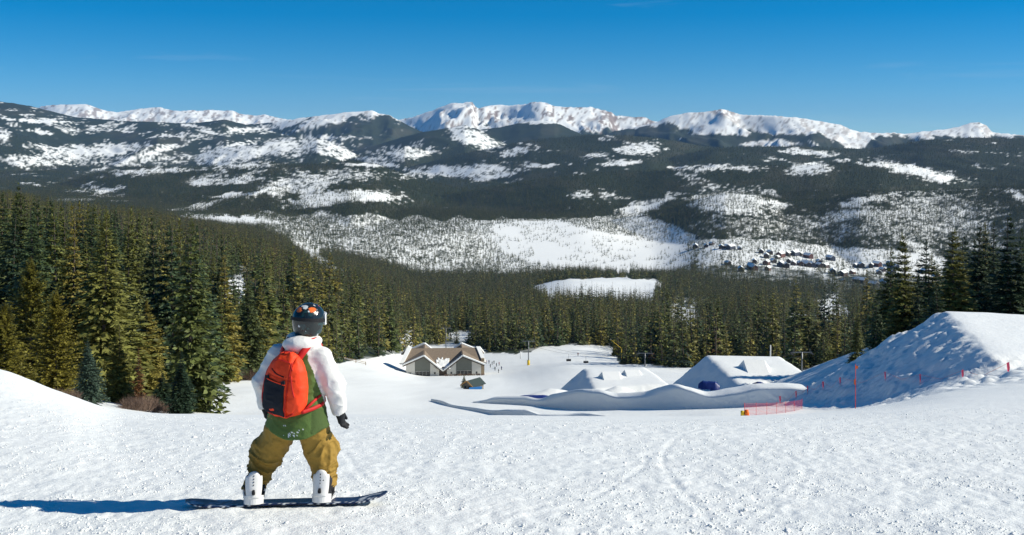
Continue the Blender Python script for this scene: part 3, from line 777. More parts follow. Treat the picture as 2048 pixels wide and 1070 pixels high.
# ---- forest too many to count: one object for the slopes, one for the far hills
def far_tree(seed, mat, R, nb, tw, wide):
    return mesh_joined('forest_tree', conifer_data(PH, R, seed, nb, tw, wide=wide, gap=.1, tier=False), trunk_data(PH, .2, 4, 2, seed), mat)
def gn_forest(name, P, meshes, label, seed, weights):
    r = np.random.default_rng(seed)
    col = bpy.data.collections.new(name+'_kinds')
    for i, me in enumerate(meshes):
        o = bpy.data.objects.new('%s_kind_%02d' % (name, i), me); col.objects.link(o)
    me = bpy.data.meshes.new(name)
    n = len(P)
    me.vertices.add(n); me.vertices.foreach_set('co', np.ascontiguousarray(P[:, :3]+np.array([0, 0, -.2]), np.float32).ravel())
    s = P[:, 3]/PH; w = s*r.uniform(.8, 1.3, n)
    a = me.attributes.new('scl', 'FLOAT_VECTOR', 'POINT'); a.data.foreach_set('vector', np.stack([w, w, s], 1).astype(np.float32).ravel())
    a = me.attributes.new('rot', 'FLOAT_VECTOR', 'POINT'); a.data.foreach_set('vector', np.stack([r.normal(0, .02, n), r.normal(0, .02, n), r.uniform(0, 6.28, n)], 1).astype(np.float32).ravel())
    a = me.attributes.new('idx', 'INT', 'POINT'); a.data.foreach_set('value', r.choice(len(meshes), n, p=weights).astype(np.int32))
    o = link(name, me, None)
    g = bpy.data.node_groups.new(name, 'GeometryNodeTree')
    g.interface.new_socket('Geometry', in_out='INPUT', socket_type='NodeSocketGeometry'); g.interface.new_socket('Geometry', in_out='OUTPUT', socket_type='NodeSocketGeometry')
    N, L = g.nodes, g.links
    gi, go = N.new('NodeGroupInput'), N.new('NodeGroupOutput')
    iop = N.new('GeometryNodeInstanceOnPoints'); ci = N.new('GeometryNodeCollectionInfo')
    ci.inputs['Collection'].default_value = col; ci.inputs['Separate Children'].default_value = True; ci.inputs['Reset Children'].default_value = True
    def na(nm, ty):
        k = N.new('GeometryNodeInputNamedAttribute'); k.data_type = ty; k.inputs['Name'].default_value = nm; return k.outputs['Attribute']
    e2r = N.new('FunctionNodeEulerToRotation')
    L.new(gi.outputs[0], iop.inputs['Points']); L.new(ci.outputs[0], iop.inputs['Instance'])
    iop.inputs['Pick Instance'].default_value = True
    L.new(na('idx', 'INT'), iop.inputs['Instance Index']); L.new(na('scl', 'FLOAT_VECTOR'), iop.inputs['Scale'])
    L.new(na('rot', 'FLOAT_VECTOR'), e2r.inputs[0]); L.new(e2r.outputs[0], iop.inputs['Rotation'])
    L.new(iop.outputs[0], go.inputs[0])
    md = o.modifiers.new('scatter', 'NODES'); md.node_group = g
    if label: tag(o, label, 'forest' if 'forest' in name else 'snow')
    o['kind'] = 'stuff'
    return o
R_ = FP[rest]
nearF = R_[R_[:, 1] < 1100]; midF = R_[(R_[:, 1] >= 1100) & (R_[:, 1] < 2600)]; farF = R_[R_[:, 1] >= 2600]
mA = [far_tree(11, M['fol_dark'], 2.2, 80, 4, .6), far_tree(12, M['fol_dark'], 1.8, 80, 4, .6), far_tree(13, M['fol_olive'], 2.1, 80, 4, .6), far_tree(14, M['fol_olive'], 1.8, 80, 4, .6), far_tree(15, M['fol_dead'], 1.5, 40, 3, .5)]
mB = [far_tree(21, M['fol_dark'], 2.7, 30, 3, .8), far_tree(22, M['fol_olive'], 2.6, 30, 3, .8), far_tree(23, M['fol_far'], 2.6, 30, 3, .8)]
mC = [far_tree(31, M['fol_far'], 3.0, 28, 3, 1.0), far_tree(32, M['fol_far'], 2.6, 28, 3, 1.0), far_tree(33, M['fol_dark'], 2.8, 28, 3, 1.0)]
gn_forest('forest', nearF, mA, 'dense mixed conifer forest on the slopes around the ski run', 1, [.27, .22, .27, .22, .02])
gn_forest('valley_forest', midF, mB, 'conifer woods on the lower slopes before the village valley', 2, [.35, .40, .25])
gn_forest('distant_forest', farF, mC, 'far conifer forest covering the hills beyond the valley', 3, [.4, .35, .25])
print('forest', len(nearF), len(midF), len(farF))

# ------------------------------------------------------------------ haze
def haze(density):
    m = bpy.data.materials.new('haze_air'); m.use_nodes = True
    N, L = nodes_of(m); N.remove(N['Principled BSDF'])
    pv = N.new('ShaderNodeVolumePrincipled'); pv.inputs['Color'].default_value = (.28, .56, 1.0, 1); pv.inputs['Density'].default_value = density
    pv.inputs['Anisotropy'].default_value = 0.0
    L.new(pv.outputs[0], N['Material Output'].inputs['Volume'])
    b = MB(); z0, z1 = ZLIM[0]-1.0, ZLIM[1]+25.0; b.box((0, 10990, (z0+z1)/2), (29000, 22100, z1-z0))
    o = b.build('haze', m); o['kind'] = 'stuff'
    tag(o, 'thin blue mountain air over the valley', 'haze')
    return o
HAZE = 1.6e-5
haze(HAZE)

# ------------------------------------------------------------------ terrain park: jumps of piled snow
def seg_sd(x, y, poly):
    """signed distance to a convex/simple polygon (negative inside)"""
    d = np.full(x.shape, 1e9); n = len(poly); qx = x.copy(); qy = y.copy()
    for i in range(n):
        a, b = np.array(poly[i]), np.array(poly[(i+1) % n]); e = b-a
        t = np.clip(((x-a[0])*e[0]+(y-a[1])*e[1])/(e@e), 0, 1)
        cx, cy = a[0]+t*e[0], a[1]+t*e[1]
        dd = np.hypot(x-cx, y-cy); m = dd < d
        d = np.where(m, dd, d); qx = np.where(m, cx, qx); qy = np.where(m, cy, qy)
    ins = inpoly(x, y, poly)
    return np.where(ins, -d, d), np.where(ins, x, qx), np.where(ins, y, qy)
def jump(name, P1, P2, P3, P4, slope, margin, step, label, mat, rough=.1, group=None, skirt=.5, front=None):
    """P1 far-left lip, P2 near-left, P3 far-right lip, P4 near-right (world points of the deck corners)"""
    A = np.array([[p.x, p.y, 1] for p in (P1, P2, P3, P4)]); c, *_ = np.linalg.lstsq(A, np.array([p.z for p in (P1, P2, P3, P4)]), rcond=None)
    poly = [(p.x, p.y) for p in (P1, P3, P4, P2)]
    xs = [p[0] for p in poly]; ys = [p[1] for p in poly]
    X, Y = np.meshgrid(np.arange(min(xs)-margin, max(xs)+margin, step), np.arange(min(ys)-margin, max(ys)+margin, step))
    wx = X+.5*rough*4*fbm2(X/2.5, Y/2.5, 2, 300); wy = Y+.5*rough*4*fbm2(X/2.5, Y/2.5, 2, 303)
    sd, qx, qy = seg_sd(wx, wy, poly)
    z = c[0]*qx+c[1]*qy+c[2]
    zin = z - .10*np.clip(1.2+sd, 0, 1.2)**2*.5
    out = np.clip(sd, 0, None)
    z = np.where(sd < 0, zin, z-.07-slope*(out-.25*(1-np.exp(-out/.5))))
    flank = sstep(.0, .8, out)
    z = z + flank*rough*(1.6*fbm2(X/1.3, Y/1.3, 3, 310)+1.1*np.abs(noise2(X/.42, Y/.42, 313))-.4)
    z = z + (1-flank)*.025*fbm2(X/2., Y/4., 2, 315)
    g = H(X, Y)
    # foot of the pile runs out softly into the ground
    k = skirt
    d = z-g
    z = np.where(d > -k, g + np.where(d < k, (d+k)**2/(4*k), d), g-(.05+.02*(-d)))
    keep = (d > -k-.15)
    n, m = X.shape; idx = np.arange(n*m).reshape(n, m)
    q = np.stack([idx[:-1, :-1], idx[:-1, 1:], idx[1:, 1:], idx[1:, :-1]], -1).reshape(-1, 4)
    kq = keep.ravel()[q].any(1); q = q[kq]
    used = np.unique(q); remap = -np.ones(n*m, int); remap[used] = np.arange(len(used))
    V = np.stack([X, Y, z+.012], -1).reshape(-1, 3)[used]
    org = np.array([P1.x, P1.y, 0]); 
    me = mesh_np(name, V-org, remap[q]); smooth(me)
    o = link(name, me, mat, None, tuple(org)); tag(o, label, 'snow jump', group)
    return o
big = jump('snow_jump', at(1893, 622, 80), at(1985, 706, 64), at(2190, 632, 80), at(2260, 712, 66), .69, 18, .16,
     'huge rough pile of snow forming the biggest jump with a smooth sunlit deck', M['snow_pile'], .15, skirt=.6)
jump('snow_jump', at(1415, 712, 180), at(1482, 768, 158), at(1558, 709, 180), at(1612, 752, 166), .95, 16, .35,
     'broad trapezoid snow jump with shaded left flank above two blue tarps', M['snow_park'], .10, skirt=.7)
jump('snow_jump', at(1170, 737, 202), at(1190, 776, 184), at(1288, 733, 202), at(1335, 768, 186), .95, 15, .35,
     'rounded snow jump carrying small kickers nearest the lodge', M['snow_park'], .10, skirt=.7)
jump('snow_jump', at(1752, 688, 128), at(1785, 716, 114), at(1880, 690, 128), at(1900, 722, 112), .50, 26, .35,
     'long shaded snow jump partly hidden behind the biggest one', M['snow_park'], .07, skirt=.6)
# small kickers and rollers
def roller(px, py, Y, lx, ly, h, rz, label, nm='snow_kicker', sharp=1.6):
    x = (px-CX)/F*Y
    # find depth where the ground (or jump) carries it: given directly
    z = -(py-HZ)/F*Y
    U, V = np.meshgrid(np.linspace(-1.15, 1.15, 34), np.linspace(-1.15, 1.15, 34))
    r = np.hypot(U, V); 
    zz = h*np.clip(1-r, 0, 1)**(.75)*(1+.35*U)-.25*sstep(.9, 1.15, r)
    zz = zz+.04*h*fbm2(U*4, V*4, 2, 5)
    ca, sa = math.cos(rz), math.sin(rz)
    X = U*lx*ca-V*ly*sa; Yv = U*lx*sa+V*ly*ca
    n = 34; idx = np.arange(n*n).reshape(n, n)
    q = np.stack([idx[:-1, :-1], idx[:-1, 1:], idx[1:, 1:], idx[1:, :-1]], -1).reshape(-1, 4)
    sx = (H(x+X, Y+Yv)-H(np.array(x), np.array(Y)))
    me = mesh_np(nm, np.stack([X, Yv, zz+sx*.8], -1).reshape(-1, 3), q); smooth(me)
    o = link(nm, me, M['snow_park'], None, (x, Y, z)); tag(o, label, 'snow feature'); return o
def wedge(px, py, Y, w, l, h, rz, label):
    """kicker: ramp rising towards its lip, with steep sides"""
    b = MB(); n = 7
    for sx in (0,):
        pass
    prof = [(-l*.5+l*i/(n-1), h*(i/(n-1))**1.7) for i in range(n)]
    v = []; f = []
    for (yy, zz) in prof:
        v += [(-w/2-.35*zz-.1, yy, -.6), (-w/2, yy, zz), (w/2, yy, zz), (w/2+.9*zz+.1, yy, -.6)]
    v += [(-w/2-.9*h, l*.5+.9*h, -.6), (w/2+.9*h, l*.5+.9*h, -.6)]
    for i in range(n-1):
        a, c = i*4, (i+1)*4
        f += [(a, a+1, c+1, c), (a+1, a+2, c+2, c+1), (a+2, a+3, c+3, c+2)]
    e = (n-1)*4; f += [(e, e+1, 4*n), (e+1, e+2, 4*n+1, 4*n), (e+2, e+3, 4*n+1)]
    b.add(v, f)
    o = b.build('snow_kicker', M['snow_park'], None, False, tuple(at(px, py, Y))); o.rotation_euler = (0, 0, rz)
    tag(o, label, 'snow kicker'); return o
wedge(1226, 768, 190, 3.0, 6.0, 1.5, .05, 'pointed snow kicker with shaded side on the rounded jump')
wedge(1272, 764, 192, 2.6, 7.0, 1.4, .10, 'curved snow kicker beside the pointed one on the rounded jump')
wedge(1516, 748, 167, 3.2, 7.0, 1.4, -.05, 'snow kicker with shaded side on the deck of the broad jump')
roller(1232, 785, 168, 3.0, 2.2, 1.0, .2, 'small shaded snow hump below the rounded jump')
roller(1098, 792, 165, 4.4, 2.4, 1.15, .1, 'low snow hump beside the dark strip laid as shade, towards the lodge')

# long berms: walls of snow with a steep shaded face
def berm(name, top, bot, YL, label, back, rough, mat):
    p0, p1 = top[0][0], top[-1][0]
    n = int((p1-p0)/2)+1; pxs = np.linspace(p0, p1, n)
    yt = pchip([p[0] for p in top], [p[1] for p in top], pxs); yb = pchip([p[0] for p in bot], [p[1] for p in bot], pxs)
    Yw2 = pchip([p[0] for p in YL], [p[1] for p in YL], pxs); xs = (pxs-CX)/F
    S = []
    for t in np.linspace(0, 1, 13):       # face
        hgt = np.maximum(-(yt-HZ)/F*Yw2-H(xs*Yw2, Yw2), .15)
        Yv = Yw2+hgt*.28*t
        zf = H(xs*Yw2, Yw2)-.05
        prof = t**.8
        ztop = np.maximum(-(yt-HZ)/F*(Yw2+hgt*.28), zf+.1)
        z = zf*(1-prof)+ztop*prof-.25*(t == 0)
        X = xs*Yw2 - .0*t
        nz = rough*(fbm2(X/1.1, z/.8, 3, 330)+.6*np.abs(noise2(X/.35, z/.3, 333)))*math.sin(math.pi*min(1, t+.08))
        S.append(np.stack([X-nz*.3, Yv-nz, z+nz*.3], -1))
    for t in np.linspace(.06, 1, 14):     # back, easing down to the ground behind
        hgt = np.maximum(-(yt-HZ)/F*Yw2-H(xs*Yw2, Yw2), .15)
        Yv = Yw2+hgt*.28+back*t*np.clip(hgt/1.0, .35, 1); X = xs*Yw2+(xs*Yv-xs*Yw2)*t
        g = H(X, Yv); ztop = -(yt-HZ)/F*(Yw2+hgt*.28)
        e = sstep(0, 1, t)
        z = np.maximum(ztop*(1-e)+(g-.12)*e, g-.12) if t < 1 else g-.25
        S.append(np.stack([X, Yv, z], -1))
    V = np.stack(S, 0); m = V.shape[0]
    idx = np.arange(m*n).reshape(m, n)
    q = np.stack([idx[:-1, :-1], idx[:-1, 1:], idx[1:, 1:], idx[1:, :-1]], -1).reshape(-1, 4)
    org = V[0, n//2].copy()
    me = mesh_np(name, V.reshape(-1, 3)-org, q); smooth(me)
    o = link(name, me, mat, None, tuple(org)); tag(o, label, 'snow berm'); return o
berm('snow_berm', [(945,808),(1000,798),(1050,799),(1080,803),(1115,796),(1170,786),(1200,787),(1240,797),(1295,795),(1330,784),(1358,777),(1385,784),(1425,795),(1480,788),(1530,779),(1580,778),(1622,782)],
     [(945,810),(1000,812),(1080,813),(1140,812),(1180,822),(1215,822),(1290,812),(1330,816),(1365,822),(1400,819),(1440,812),(1500,800),(1560,788),(1622,786)], [(945,150),(1080,130),(1180,108),(1290,99),(1370,91),(1440,88),(1520,86),(1622,84)],
     'long wavy snow berm with a smooth shaded wall below the jumps', 14, .10, M['snow_park'])
berm('snow_berm', [(862,799),(880,802),(905,812),(950,818),(985,823),(1020,822),(1050,822),(1085,831),(1130,832),(1170,828),(1205,832),(1225,835)],
     [(862,801),(880,807),(905,816),(950,823),(985,831),(1020,836),(1060,838),(1090,836),(1130,836),(1170,837),(1205,836.5),(1225,837)], [(862,165),(905,122),(950,102),(1020,80),(1090,76),(1225,71)],
     'low crumbly snow berm curving from the shed towards the run', 9, .16, M['snow_pile'])

# ------------------------------------------------------------------ park furniture
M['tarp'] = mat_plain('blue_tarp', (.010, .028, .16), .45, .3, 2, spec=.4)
M['red'] = mat_plain('red_plastic', (.62, .035, .03), .5, .1, 4)
M['orange'] = mat_plain('orange_plastic', (.80, .16, .02), .5, .1, 4)
M['yellow'] = mat_plain('yellow_foam', (.72, .50, .03), .6, .1, 3)
M['pink'] = mat_plain('pink_ribbon', (.85, .10, .17), .5, .1, 4)
M['dark'] = mat_plain('dark_metal', (.05, .052, .055), .5, .2, 4)
M['steel'] = mat_plain('galvanised_steel', (.20, .21, .22), .45, .15, 3, metal=.6)
M['white'] = mat_plain('white_paint', (.78, .78, .76), .5, .05, 4)
M['wood'] = mat_plain('weathered_wood', (.26, .17, .10), .8, .3, 3)
def tarp_thing(px, py, Y, L, W, Hh, rz, label, tail=False):
    U, V = np.meshgrid(np.linspace(-1, 1, 40), np.linspace(-1, 1, 20))
    w = np.sqrt(np.clip(1-np.abs(U)**2.2, 0, 1))*(.45+.55*np.clip((U+1)*.9, 0, 1)) if tail else np.clip(1.1-np.abs(U)**3*.6, 0, 1)
    z = Hh*w*(1-np.abs(V)**2.2)+.10*Hh*fbm2(U*5, V*3, 3, int(px))-.08
    if tail: z = z+.35*Hh*sstep(-.6, -1, U)
    n, m = U.shape; idx = np.arange(n*m).reshape(n, m)
    q = np.stack([idx[:-1, :-1], idx[:-1, 1:], idx[1:, 1:], idx[1:, :-1]], -1).reshape(-1, 4)
    me = mesh_np('blue_tarp', np.stack([U*L/2, V*W/2*w, z], -1).reshape(-1, 3), q); smooth(me)
    x = (px-CX)/F*Y
    o = link('blue_tarp', me, M['tarp'], None, (x, Y, -(py-HZ)/F*Y)); o.rotation_euler = (0, 0, rz)
    tag(o, label, 'tarp')
tarp_thing(1418, 776, 150, 2.9, 1.7, 1.0, -.25, 'crumpled deep blue tarp heap in front of the broad jump')
tarp_thing(1514, 774, 150, 2.9, 1.5, .8, .05, 'deep blue tarp bundle tapering to a tail, beside the crumpled heap', True)
tarp_thing(1068, 794, 158, 4.6, 1.1, .35, .05, 'flat dark blue strip laid as shade along the low hump towards the lodge')  # dark blue sheet added for the strip of shadow along the low hump

# tall red marker pole by the biggest jump
def pole(px, pyt, pyb, Y, r, mat, label, nm='marker_pole', lean=0.0, tag_mat=None):
    p = at(px, pyb, Y); h = (pyb-pyt)/F*Y
    e = empty(nm, tuple(p)); e.rotation_euler = (0, lean, 0)
    MB().tube([(0, 0, -.3), (0, 0, h)], [r, r*.8], 8).build('shaft', mat, e, True)
    if tag_mat:
        b = MB(); b.box((.07, 0, h*.93), (.14, .01, .16)); b.box((-.03, .0, h*.62), (.10, .01, .30)); b.build('ribbon', tag_mat, e)
    tag(e, label, 'pole'); return e
pole(1711, 728, 822, 61, .022, M['red'], 'tall thin red marker pole planted before the biggest jump', tag_mat=M['orange'])
# rope line with pink ribbons along the foot of the biggest jump
RIB = [(1560,800),(1592,794),(1615,786),(1646,778),(1680,768),(1770,760),(1840,765),(1925,757),(2016,752)]
ribs = []
bigz = {}
dg = bpy.context.evaluated_depsgraph_get()
from mathutils.bvhtree import BVHTree
bvh = BVHTree.FromObject(big, dg)
def surf(x, y):
    hit = bvh.ray_cast(Vector((x-big.location.x, y-big.location.y, 60)), Vector((0, 0, -1)))
    zg = Hs(x, y)
    return max(zg, hit[0].z) if hit[0] is not None else zg
def sight(px, py, y0, y1):
    for Yq in np.arange(y0, y1, .25):
        if -(py-HZ)/F*Yq <= surf((px-CX)/F*Yq, Yq): return Yq
    return y1
rope = empty('rope_line', (0, 0, 0))
pts = []
for px, py in RIB:
    Yq = sight(px, py+4, 48, 84); x = (px-CX)/F*Yq; z = surf(x, Yq)
    pts.append(Vector((x, Yq, z)))
rope.location = pts[0]
cp = []
for i, p in enumerate(pts):
    st = MB().tube([(p.x, p.y, p.z-.25), (p.x, p.y, p.z+.62)], .012, 6).build('stake', M['orange'], rope, True, tuple(-pts[0]))
    b = MB(); w = random.uniform(.045, .08)
    b.prism([(p.x-w, p.y-.03, p.z+.60), (p.x+w*.6, p.y-.03, p.z+.63), (p.x+w*.9, p.y-.04, p.z+.36), (p.x+.02, p.y-.02, p.z+.12), (p.x-w*.6, p.y-.05, p.z+.25)], (0, .012, 0))
    b.build('ribbon', M['pink'], rope, False, tuple(-pts[0]))
    cp.append(Vector((p.x, p.y, p.z+.58)))
    if i < len(pts)-1:
        q = (p+pts[i+1])/2; cp.append(Vector((q.x, q.y, max(surf(q.x, q.y)+.12, min(p.z, pts[i+1].z)+.38))))
MB().tube(cp, .006, 5).build('rope', M['orange'], rope, True, tuple(-pts[0]))
tag(rope, 'rope line hung with pink ribbons on stakes across the rough foot of the biggest jump', 'rope line')
# red safety net
net = empty('safety_net', tuple(at(1490, 832, 60)))
a0, a1 = at(1489, 832, 60), at(1604, 806, 76)
a0.z = Hs(a0.x, a0.y); a1.z = Hs(a1.x, a1.y)
net.location = a0; d = a1-a0
NN = 7
b = MB(); Hn = .62
ww = d.normalized().cross(Vector((0, 0, 1)))*.006
gz = [Hs(a0.x+d.x*i/60, a0.y+d.y*i/60)-a0.z for i in range(61)]
for i in range(0, 61):
    p = Vector((d.x*i/60, d.y*i/60, gz[i])); b.box(p+Vector((0, 0, Hn/2+.05)), (.008, .008, Hn))
for k in range(9):
    b.tube([Vector((d.x*i/60, d.y*i/60, gz[i]+.05+Hn*k/8)) for i in range(0, 61, 6)], .006, 4)
b.build('netting', M['red'], net)
for i in range(NN):
    j = int(60*i/(NN-1)); MB().tube([(d.x*j/60, d.y*j/60, gz[j]-.3), (d.x*j/60, d.y*j/60, gz[j]+Hn+.12)], .014, 7).build('post', M['red'], net, True)
MB().tube([(-.12, -.05, .02), (-.12, -.05, .30)], .10, 10).build('end_pad', M['yellow'], net, True)
MB().tube([(.14, -.05, .02), (.10, -.05, .34)], .12, 10).build('end_pad', M['orange'], net, True)
tag(net, 'low red safety net with orange and yellow end pads beside the biggest jump', 'net')
# round white sign on the shaded jump
sg = empty('round_sign', tuple(at(1628, 780, 112)))
sg.location.z = Hs(sg.location.x, sg.location.y)
MB().tube([(0, 0, -.2), (0, 0, .9)], .03, 8).build('post', M['wood'], sg, True)
MB().tube([(0, -.04, .95), (0, -.01, .95)], .24, 20).build('disc', M['white'], sg, False)
tag(sg, 'small round white sign before the shaded jump', 'sign')

# ------------------------------------------------------------------ lodge
M['shingle'] = mat_plain('brown_shingles', (.235, .185, .135), .85, .25, 1.2, bump=.03, bscale=6)
M['lodge_white'] = mat_plain('pale_siding', (.62, .61, .56), .7, .08, 1)
M['lodge_grey'] = mat_plain('grey_green_panel', (.17, .18, .155), .7, .12, 1)
M['glass'] = mat_plain('dark_window_glass', (.018, .022, .026), .12, .2, 1, spec=.6)
M['trim'] = mat_plain('dark_trim', (.085, .065, .05), .7, .2, 2)
M['stone'] = mat_plain('tan_stone', (.36, .29, .20), .8, .2, 2)
lx, lY = (886-CX)/F*470, 470.0
lz = Hs(lx, lY)
S_ = 470/F      # metres per photo pixel at the lodge front
lodge = empty('ski_lodge', (lx, lY, lz), math.radians(4))
tag(lodge, 'wide ski lodge with brown shingle roofs, snowy edges and two white front gables', 'lodge')
LG = dict(parent=lodge)
def slab(name, quad, th, mat, parent=lodge):
    q = [Vector(p) for p in quad]; n = (q[1]-q[0]).cross(q[3]-q[0]).normalized()
    if n.z < 0: n = -n
    return MB().prism(q, n*th).build(name, mat, parent)
halls = [(-8.2, -8.2-8.9, -.35, 8.4, 4.6, 2.0), (8.4, .35, 8.4+9.2, 8.2, 2.0, 4.4)]   # ridge x, left eave x, right eave x, ridge z, left eave z, right eave z
yf, yb_ = -1.2, 27.0
for rx, xl, xr, rz_, zl, zr in halls:
    # walls under the gable
    wl, wr = xl+1.3, xr-1.3
    def roofz(x): return zl+(rz_-zl)*(x-xl)/(rx-xl) if x < rx else zr+(rz_-zr)*(xr-x)/(xr-rx)
    cw = (wr-wl)
    xa, xb = wl+cw*.27, wl+cw*.73
    MB().prism([(wl, 0, -2.5), (xa, 0, -2.5), (xa, 0, roofz(xa)-.15), (wl, 0, roofz(wl)-.15)], (0, .3, 0)).build('wall_panel', M['lodge_white'], lodge)
    MB().prism([(xb, 0, -2.5), (wr, 0, -2.5), (wr, 0, roofz(wr)-.15), (xb, 0, roofz(xb)-.15)], (0, .3, 0)).build('wall_panel', M['lodge_white'], lodge)
    MB().prism([(xa, .25, 1.9), (xb, .25, 1.9), (xb, .25, roofz(xb)-.15), (rx, .25, rz_-.15), (xa, .25, roofz(xa)-.15)] if xa < rx < xb else [(xa, .25, 1.9), (xb, .25, 1.9), (xb, .25, roofz(xb)-.15), (xa, .25, roofz(xa)-.15)], (0, .3, 0)).build('gable_panel', M['lodge_grey'], lodge)
    MB().box(((xa+xb)/2, .45, -.3), (xb-xa, .3, 4.4)).build('base_wall', M['trim'], lodge)
    for i in range(4):
        w = (xb-xa-.5)/4; cxw = xa+.25+w*(i+.5)
        wd = MB().box((cxw, .22, 1.0), (w-.18, .12, 2.0)).build('window', M['glass'], lodge)
        MB().box((cxw, .12, 2.05), (w-.08, .1, .12)).box((cxw, .12, -.05), (w-.08, .1, .12)).box((cxw-w/2+.05, .12, 1), (.1, .1, 2.0)).build('frame', M['lodge_white'], wd)
    for sx in (wl+cw*.13, wr-cw*.13):
        MB().box((sx, -.05, 1.2), (.7, .1, .9)).build('window', M['glass'], lodge)
    # roof slabs
    for q in ([(xl, yf, zl), (rx, yf, rz_), (rx, yb_, rz_), (xl, yb_, zl)], [(rx, yf, rz_), (xr, yf, zr), (xr, yb_, zr), (rx, yb_, rz_)]):
        slab('roof', q, .35, M['shingle'])
    # snow along the rakes, front and rear
    for y0, y1, th in ((yf-.25, yf+1.2, .45), (yb_-2.2, yb_+.2, .5)):
        for (x0, z0, x1, z1) in ((xl-.2, zl-.1, rx, rz_), (rx, rz_, xr+.2, zr-.1)):
            slab('roof_snow', [(x0, y0, z0+.36), (x1, y0, z1+.36), (x1, y1, z1+.36), (x0, y1, z0+.36)], th, M['snow_roof'])
    for (x0, z0, x1, z1) in ((xl, zl, rx, rz_), (rx, rz_, xr, zr)):
        slab('fascia', [(x0, yf-.12, z0-.25), (x1, yf-.12, z1-.25), (x1, yf+.05, z1-.25), (x0, yf+.05, z0-.25)], .55, M['trim'])
# cross hall
yr, zr_, ze = 13.5, 8.9, 4.4; zfe = 8.9-9.3*.5
for q in ([(-18.6, 4.2, zfe), (18.6, 4.2, zfe), (16.2, yr, zr_), (-15.4, yr, zr_)], [(-15.4, yr, zr_), (16.2, yr, zr_), (18.6, 23.5, ze), (-18.6, 23.5, ze)]):
    slab('roof', q, .35, M['shingle'])
for xe, xr_, w_ in ((-18.8, -15.6, 1.9), (18.8, 16.4, -1.7)):
    for ya, za, yb2, zb, xa_, xb_ in ((3.9, zfe-.1, yr, zr_, xe, xr_), (yr, zr_, 23.8, ze-.1, xr_, xe)):
        slab('roof_snow', [(xa_, ya, za+.37), (xa_+w_, ya, za+.37), (xb_+w_, yb2, zb+.37), (xb_, yb2, zb+.37)], .5, M['snow_roof'])
MB().prism([(-15.6, 4.6, -2.5), (-15.6, 22.4, -2.5), (-15.6, 22.4, 5.0), (-15.6, yr, 8.6), (-15.6, 4.6, 5.0)], (.3, 0, 0)).build('end_wall', M['trim'], lodge)
MB().prism([(16.0, 4.6, -2.5), (16.0, 22.4, -2.5), (16.0, 22.4, 5.0), (16.0, yr, 8.6), (16.0, 4.6, 5.0)], (.3, 0, 0)).build('end_wall', M['stone'], lodge)
MB().box((17.2, 4.6, 2.0), (1.4, 1.6, 8.6)).build('chimney', M['stone'], lodge)
MB().box((0, 13, 1.0), (31.0, 24.5, 5.0)).build('core', M['trim'], lodge)
# snow lying in the front valley between the gables
U, V = np.meshgrid(np.linspace(0, 1, 26), np.linspace(0, 1, 26))
xs = -3.4+7.0*U; ys = yf+.1+9.5*V
zz = np.maximum(2.35+np.abs(xs-.05)*.62+.7*(1-np.abs(2*U-1))**.7, 8.9-(13.5-ys)*.5+.45)+.3*fbm2(xs, ys, 3, 7)
edge_ = (np.abs(2*U-1) > .86+.2*noise2(U*7, V*7, 3)) | (V > .9+.15*noise2(U*9, V*3, 4))
zz = np.where(edge_, zz-1.0, zz)
idx = np.arange(26*26).reshape(26, 26); q = np.stack([idx[:-1, :-1], idx[:-1, 1:], idx[1:, 1:], idx[1:, :-1]], -1).reshape(-1, 4)
me = mesh_np('roof_snow', np.stack([xs, ys, zz], -1).reshape(-1, 3), q); smooth(me); link('roof_snow', me, M['snow_roof'], lodge)

# ------------------------------------------------------------------ shed
M['green_roof'] = mat_plain('dark_green_roof', (.035, .055, .052), .6, .2, 2)
M['cedar'] = mat_plain('cedar_fascia', (.46, .25, .09), .7, .2, 3)
M['shed_wall'] = mat_plain('grey_board_wall', (.21, .19, .155), .8, .2, 2)
M['blue_board'] = mat_plain('bright_blue_board', (.02, .16, .42), .5, .15, 2)
sY = 285.0; sx = (947-CX)/F*sY; sz = Hs(sx, sY)
shed = empty('shed', (sx, sY, sz), math.radians(-38)); tag(shed, 'small wooden shed with dark green roof standing alone on the run', 'shed'); shed.scale = (.84, .84, .84)
w2, l2, he, hr = 1.9, 2.6, 1.7, 3.0
MB().prism([(-w2, -l2, -.8), (w2, -l2, -.8), (w2, -l2, he), (0, -l2, hr-.08), (-w2, -l2, he)], (0, 2*l2, 0)).build('wall', M['shed_wall'], shed)
slab('roof', [(-w2-.5, -l2-.6, he-.32), (0, -l2-.6, hr), (0, l2+.5, hr), (-w2-.5, l2+.5, he-.32)], .16, M['green_roof'], shed)
slab('roof', [(0, -l2-.6, hr), (w2+.5, -l2-.6, he-.32), (w2+.5, l2+.5, he-.32), (0, l2+.5, hr)], .16, M['green_roof'], shed)
for s in (-1, 1):
    slab('fascia', [(0, -l2-.72, hr-.18), (s*(w2+.55), -l2-.72, he-.52), (s*(w2+.55), -l2-.61, he-.52), (0, -l2-.61, hr-.18)], .42, M['cedar'], shed)
MB().box((.5, -l2-.05, .55), (.9, .1, 1.7)).build('door', M['trim'], shed)
MB().box((-1.05, -l2-.05, 1.0), (.6, .1, .6)).build('window', M['glass'], shed)
bb = MB().box((0, 0, .28), (3.6, .12, .8)).build('blue_board', M['blue_board'], None, False, (sx+.6, sY-3.6, Hs(sx+.6, sY-3.6)))
bb.rotation_euler = (math.radians(18), 0, math.radians(24)); tag(bb, 'bright blue board lying against the foot of the shed', 'board')
tx = (928-CX)/F*298; plant('spruce', 'near', 1, (tx, 298, Hs(tx, 298)-.1), 3.9, 'lone small spruce growing beside the green roofed shed', None, 1.5)

